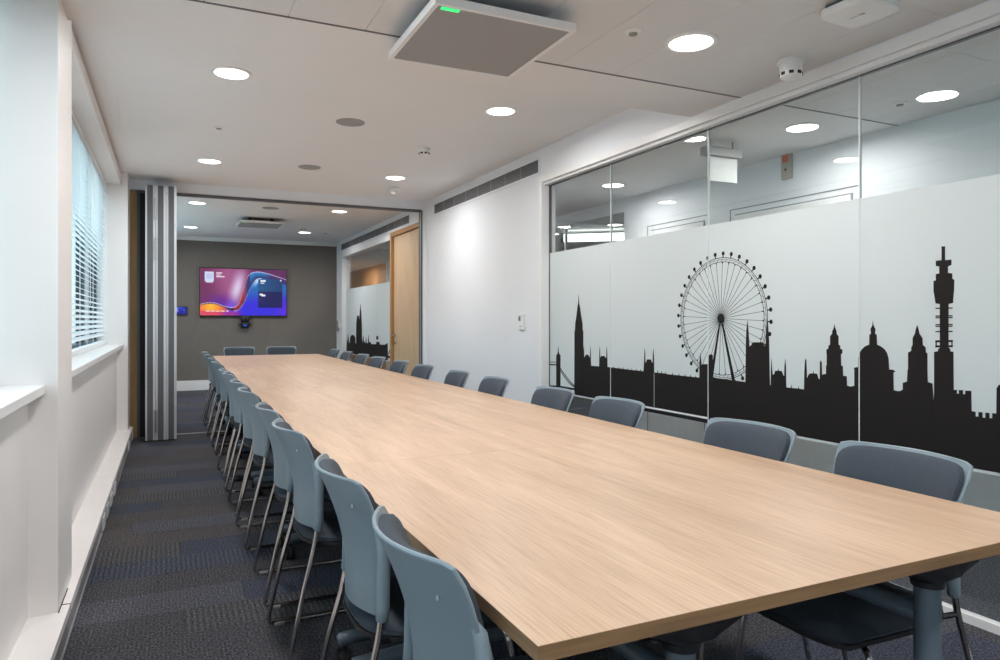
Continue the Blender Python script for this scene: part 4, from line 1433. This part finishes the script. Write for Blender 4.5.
bm = B(); box(bm, -0.25, 0.25, 0.0425, 0.052, 0.2, 0.6)
obj('wall_bracket', bm, 'dark_grey_metal', t)

def tab(x, y):
    c = lerp((10, 10, 150), (20, 90, 220), sm(1 - abs(x - .45) / .4) * sm(1 - y / .6))
    if x < .22 and y < .7: c = lerp(c, (190, 180, 250), .7)
    if .65 < x < .82 and .38 < y < .46: c = (120, 160, 250)
    if .32 < x < .42 and .5 < y < .56: c = (120, 160, 250)
    return c
t = thing('touch_panel', 'small blue lit touch panel on the dark wall left of the screen', 'touch panel', (0.175, FAR_Y - 0.03, 1.30))
bm = B(); box(bm, -0.095, 0.095, 0.0, 0.027, 0, 0.145); bevel(bm, 0.003, 1)
obj('housing', bm, 'bezel_black', t)
obj('display', color_mesh('touch_display', tab, 40, 30, 0.17, 0.12, 0.8), None, t, loc=(0, -0.0008, 0.0125))

t = thing('conference_camera', 'small black conference camera on a shelf under the wall screen', 'camera', (1.20, FAR_Y - 0.012, 1.09))
bm = B(); box(bm, -0.085, 0.085, -0.11, 0.009, 0.030, 0.040); box(bm, -0.05, 0.05, 0.0, 0.009, -0.02, 0.15); obj('wall_shelf', bm, 'black_plastic', t)
bm = B(); lathe(bm, [(0, 0.041), (0.062, 0.041), (0.060, 0.060), (0.035, 0.070), (0, 0.070)], 0, -0.055, 24); obj('camera_base', bm, 'black_plastic', t, True)
bm = B(); box(bm, -0.050, 0.050, -0.10, -0.015, 0.072, 0.150); bevel(bm, 0.014, 3); hd = obj('camera_head', bm, 'black_plastic', t, True)
bm = B(); lathe(bm, [(0, 0), (0.022, 0), (0.022, 0.010), (0.016, 0.012), (0, 0.008)], n=20)
bmesh.ops.rotate(bm, verts=bm.verts, cent=(0, 0, 0), matrix=Matrix.Rotation(PI / 2, 3, 'X'))
bmesh.ops.translate(bm, verts=bm.verts, vec=(0, -0.10, 0.112)); obj('lens', bm, 'bezel_black', hd, True)
bm = B(); box(bm, -0.020, 0.020, -0.105, -0.10, 0.014, 0.024); box(bm, -0.018, 0.018, -0.10, -0.002, 0.015, 0.0295); obj('indicator', bm, 'led_blue', t)
t.scale = (1.3, 1.0, 1.3)
# wall plate socket low on the left of the feature wall
t = thing('wall_socket', 'white wall socket low on the dark wall beside the partition', 'socket', (0.02, FAR_Y - 0.003, 0.47))
bm = B(); box(bm, -0.073, 0.073, -0.010, 0.0, 0, 0.086); bevel(bm, 0.002, 1); obj('faceplate', bm, 'socket_white', t)
bm = B()
for s in (-0.035, 0.035): box(bm, s - 0.004, s + 0.004, -0.0106, -0.0101, 0.05, 0.058)
obj('pin_holes', bm, 'dark_gap', t)

# controls on the right wall
ty, tz = on_plane_x(522.3, 321.5, WR)
t = thing('thermostat', 'white wall thermostat with small dark display beside the glass wall', 'thermostat', (WR, ty, tz - 0.075))
bm = B(); box(bm, -0.020, -0.0004, -0.043, 0.043, 0, 0.145); bevel(bm, 0.004, 2); obj('housing', bm, 'white_plastic', t)
bm = B(); box(bm, -0.0212, -0.0203, -0.005, 0.034, 0.080, 0.122); obj('display', bm, 'lcd', t)
bm = B(); box(bm, -0.0212, -0.0203, -0.034, 0.018, 0.030, 0.036); box(bm, -0.0212, -0.0203, -0.034, -0.022, 0.118, 0.126); obj('buttons', bm, 'grey_mark', t)
ty, tz = on_plane_x(339.5, 325, WR)
t = thing('wall_controller', 'small white and black controller on the far wall beside the glass', 'controller', (WR, ty, tz - 0.12))
bm = B(); box(bm, -0.025, -0.0004, -0.10, 0.02, 0.07, 0.20); bevel(bm, 0.004, 1); obj('housing', bm, 'white_plastic', t)
bm = B(); box(bm, -0.030, -0.0004, 0.03, 0.14, 0.0, 0.20); bevel(bm, 0.004, 1); obj('dark_keypad', bm, 'grey_mark', t)

# corridor fittings
t = thing('hanging_exit_sign', 'blank backed hanging exit sign in the corridor behind the glass', 'sign', (3.38, 3.66, 2.15))
bm = B(); box(bm, -0.155, 0.155, -0.035, 0.035, 0.165, 0.225); bevel(bm, 0.004, 1); obj('lamp_housing', bm, 'exit_grey', t)
bm = B(); box(bm, -0.12, 0.135, -0.006, 0.006, 0, 0.1648); obj('sign_panel', bm, 'exit_white', t)
bm = B(); tube(bm, [(-0.1, 0, 0.225), (-0.1, 0, LOWC - 2.15)], 0.006, 8); tube(bm, [(0.1, 0, 0.225), (0.1, 0, LOWC - 2.15)], 0.006, 8); obj('drop_rods', bm, 'exit_grey', t)
ty, tz = on_plane_x(788.5, 165, CORX)
t = thing('fire_alarm_sounder', 'beige wall unit with a red square high on the corridor wall', 'alarm', (CORX, ty, tz - 0.075))
bm = B(); box(bm, -0.03, -0.0004, -0.045, 0.045, -0.03, 0.17); bevel(bm, 0.004, 1); obj('housing', bm, 'beige_plastic', t)
bm = B(); box(bm, -0.032, -0.0302, -0.028, 0.028, 0.09, 0.145); obj('red_square', bm, 'red_label', t)
bm = B(); box(bm, -0.032, -0.0302, -0.008, 0.008, 0.03, 0.046); obj('dark_button', bm, 'dark_gap', t)

t = thing('linear_pendant_light', 'long bright linear light hanging in the office behind the corridor glass', 'light', (5.5, 7.8, 2.28), math.radians(-38))
bm = B(); box(bm, -0.80, 0.80, -0.04, 0.04, 0, 0.10); obj('diffuser', bm, 'strip_glow', t)
bm = B(); box(bm, -0.84, -0.802, -0.05, 0.05, -0.005, 0.12); box(bm, 0.802, 0.84, -0.05, 0.05, -0.005, 0.12); obj('end_cap', bm, 'dark_grey_metal', t)
bm = B()
for s in (-0.7, 0.7): tube(bm, [(s, 0, 0.10), (s, 0, LOWC - 2.28)], 0.003, 6)
obj('suspension_wire', bm, 'aluminium', t)
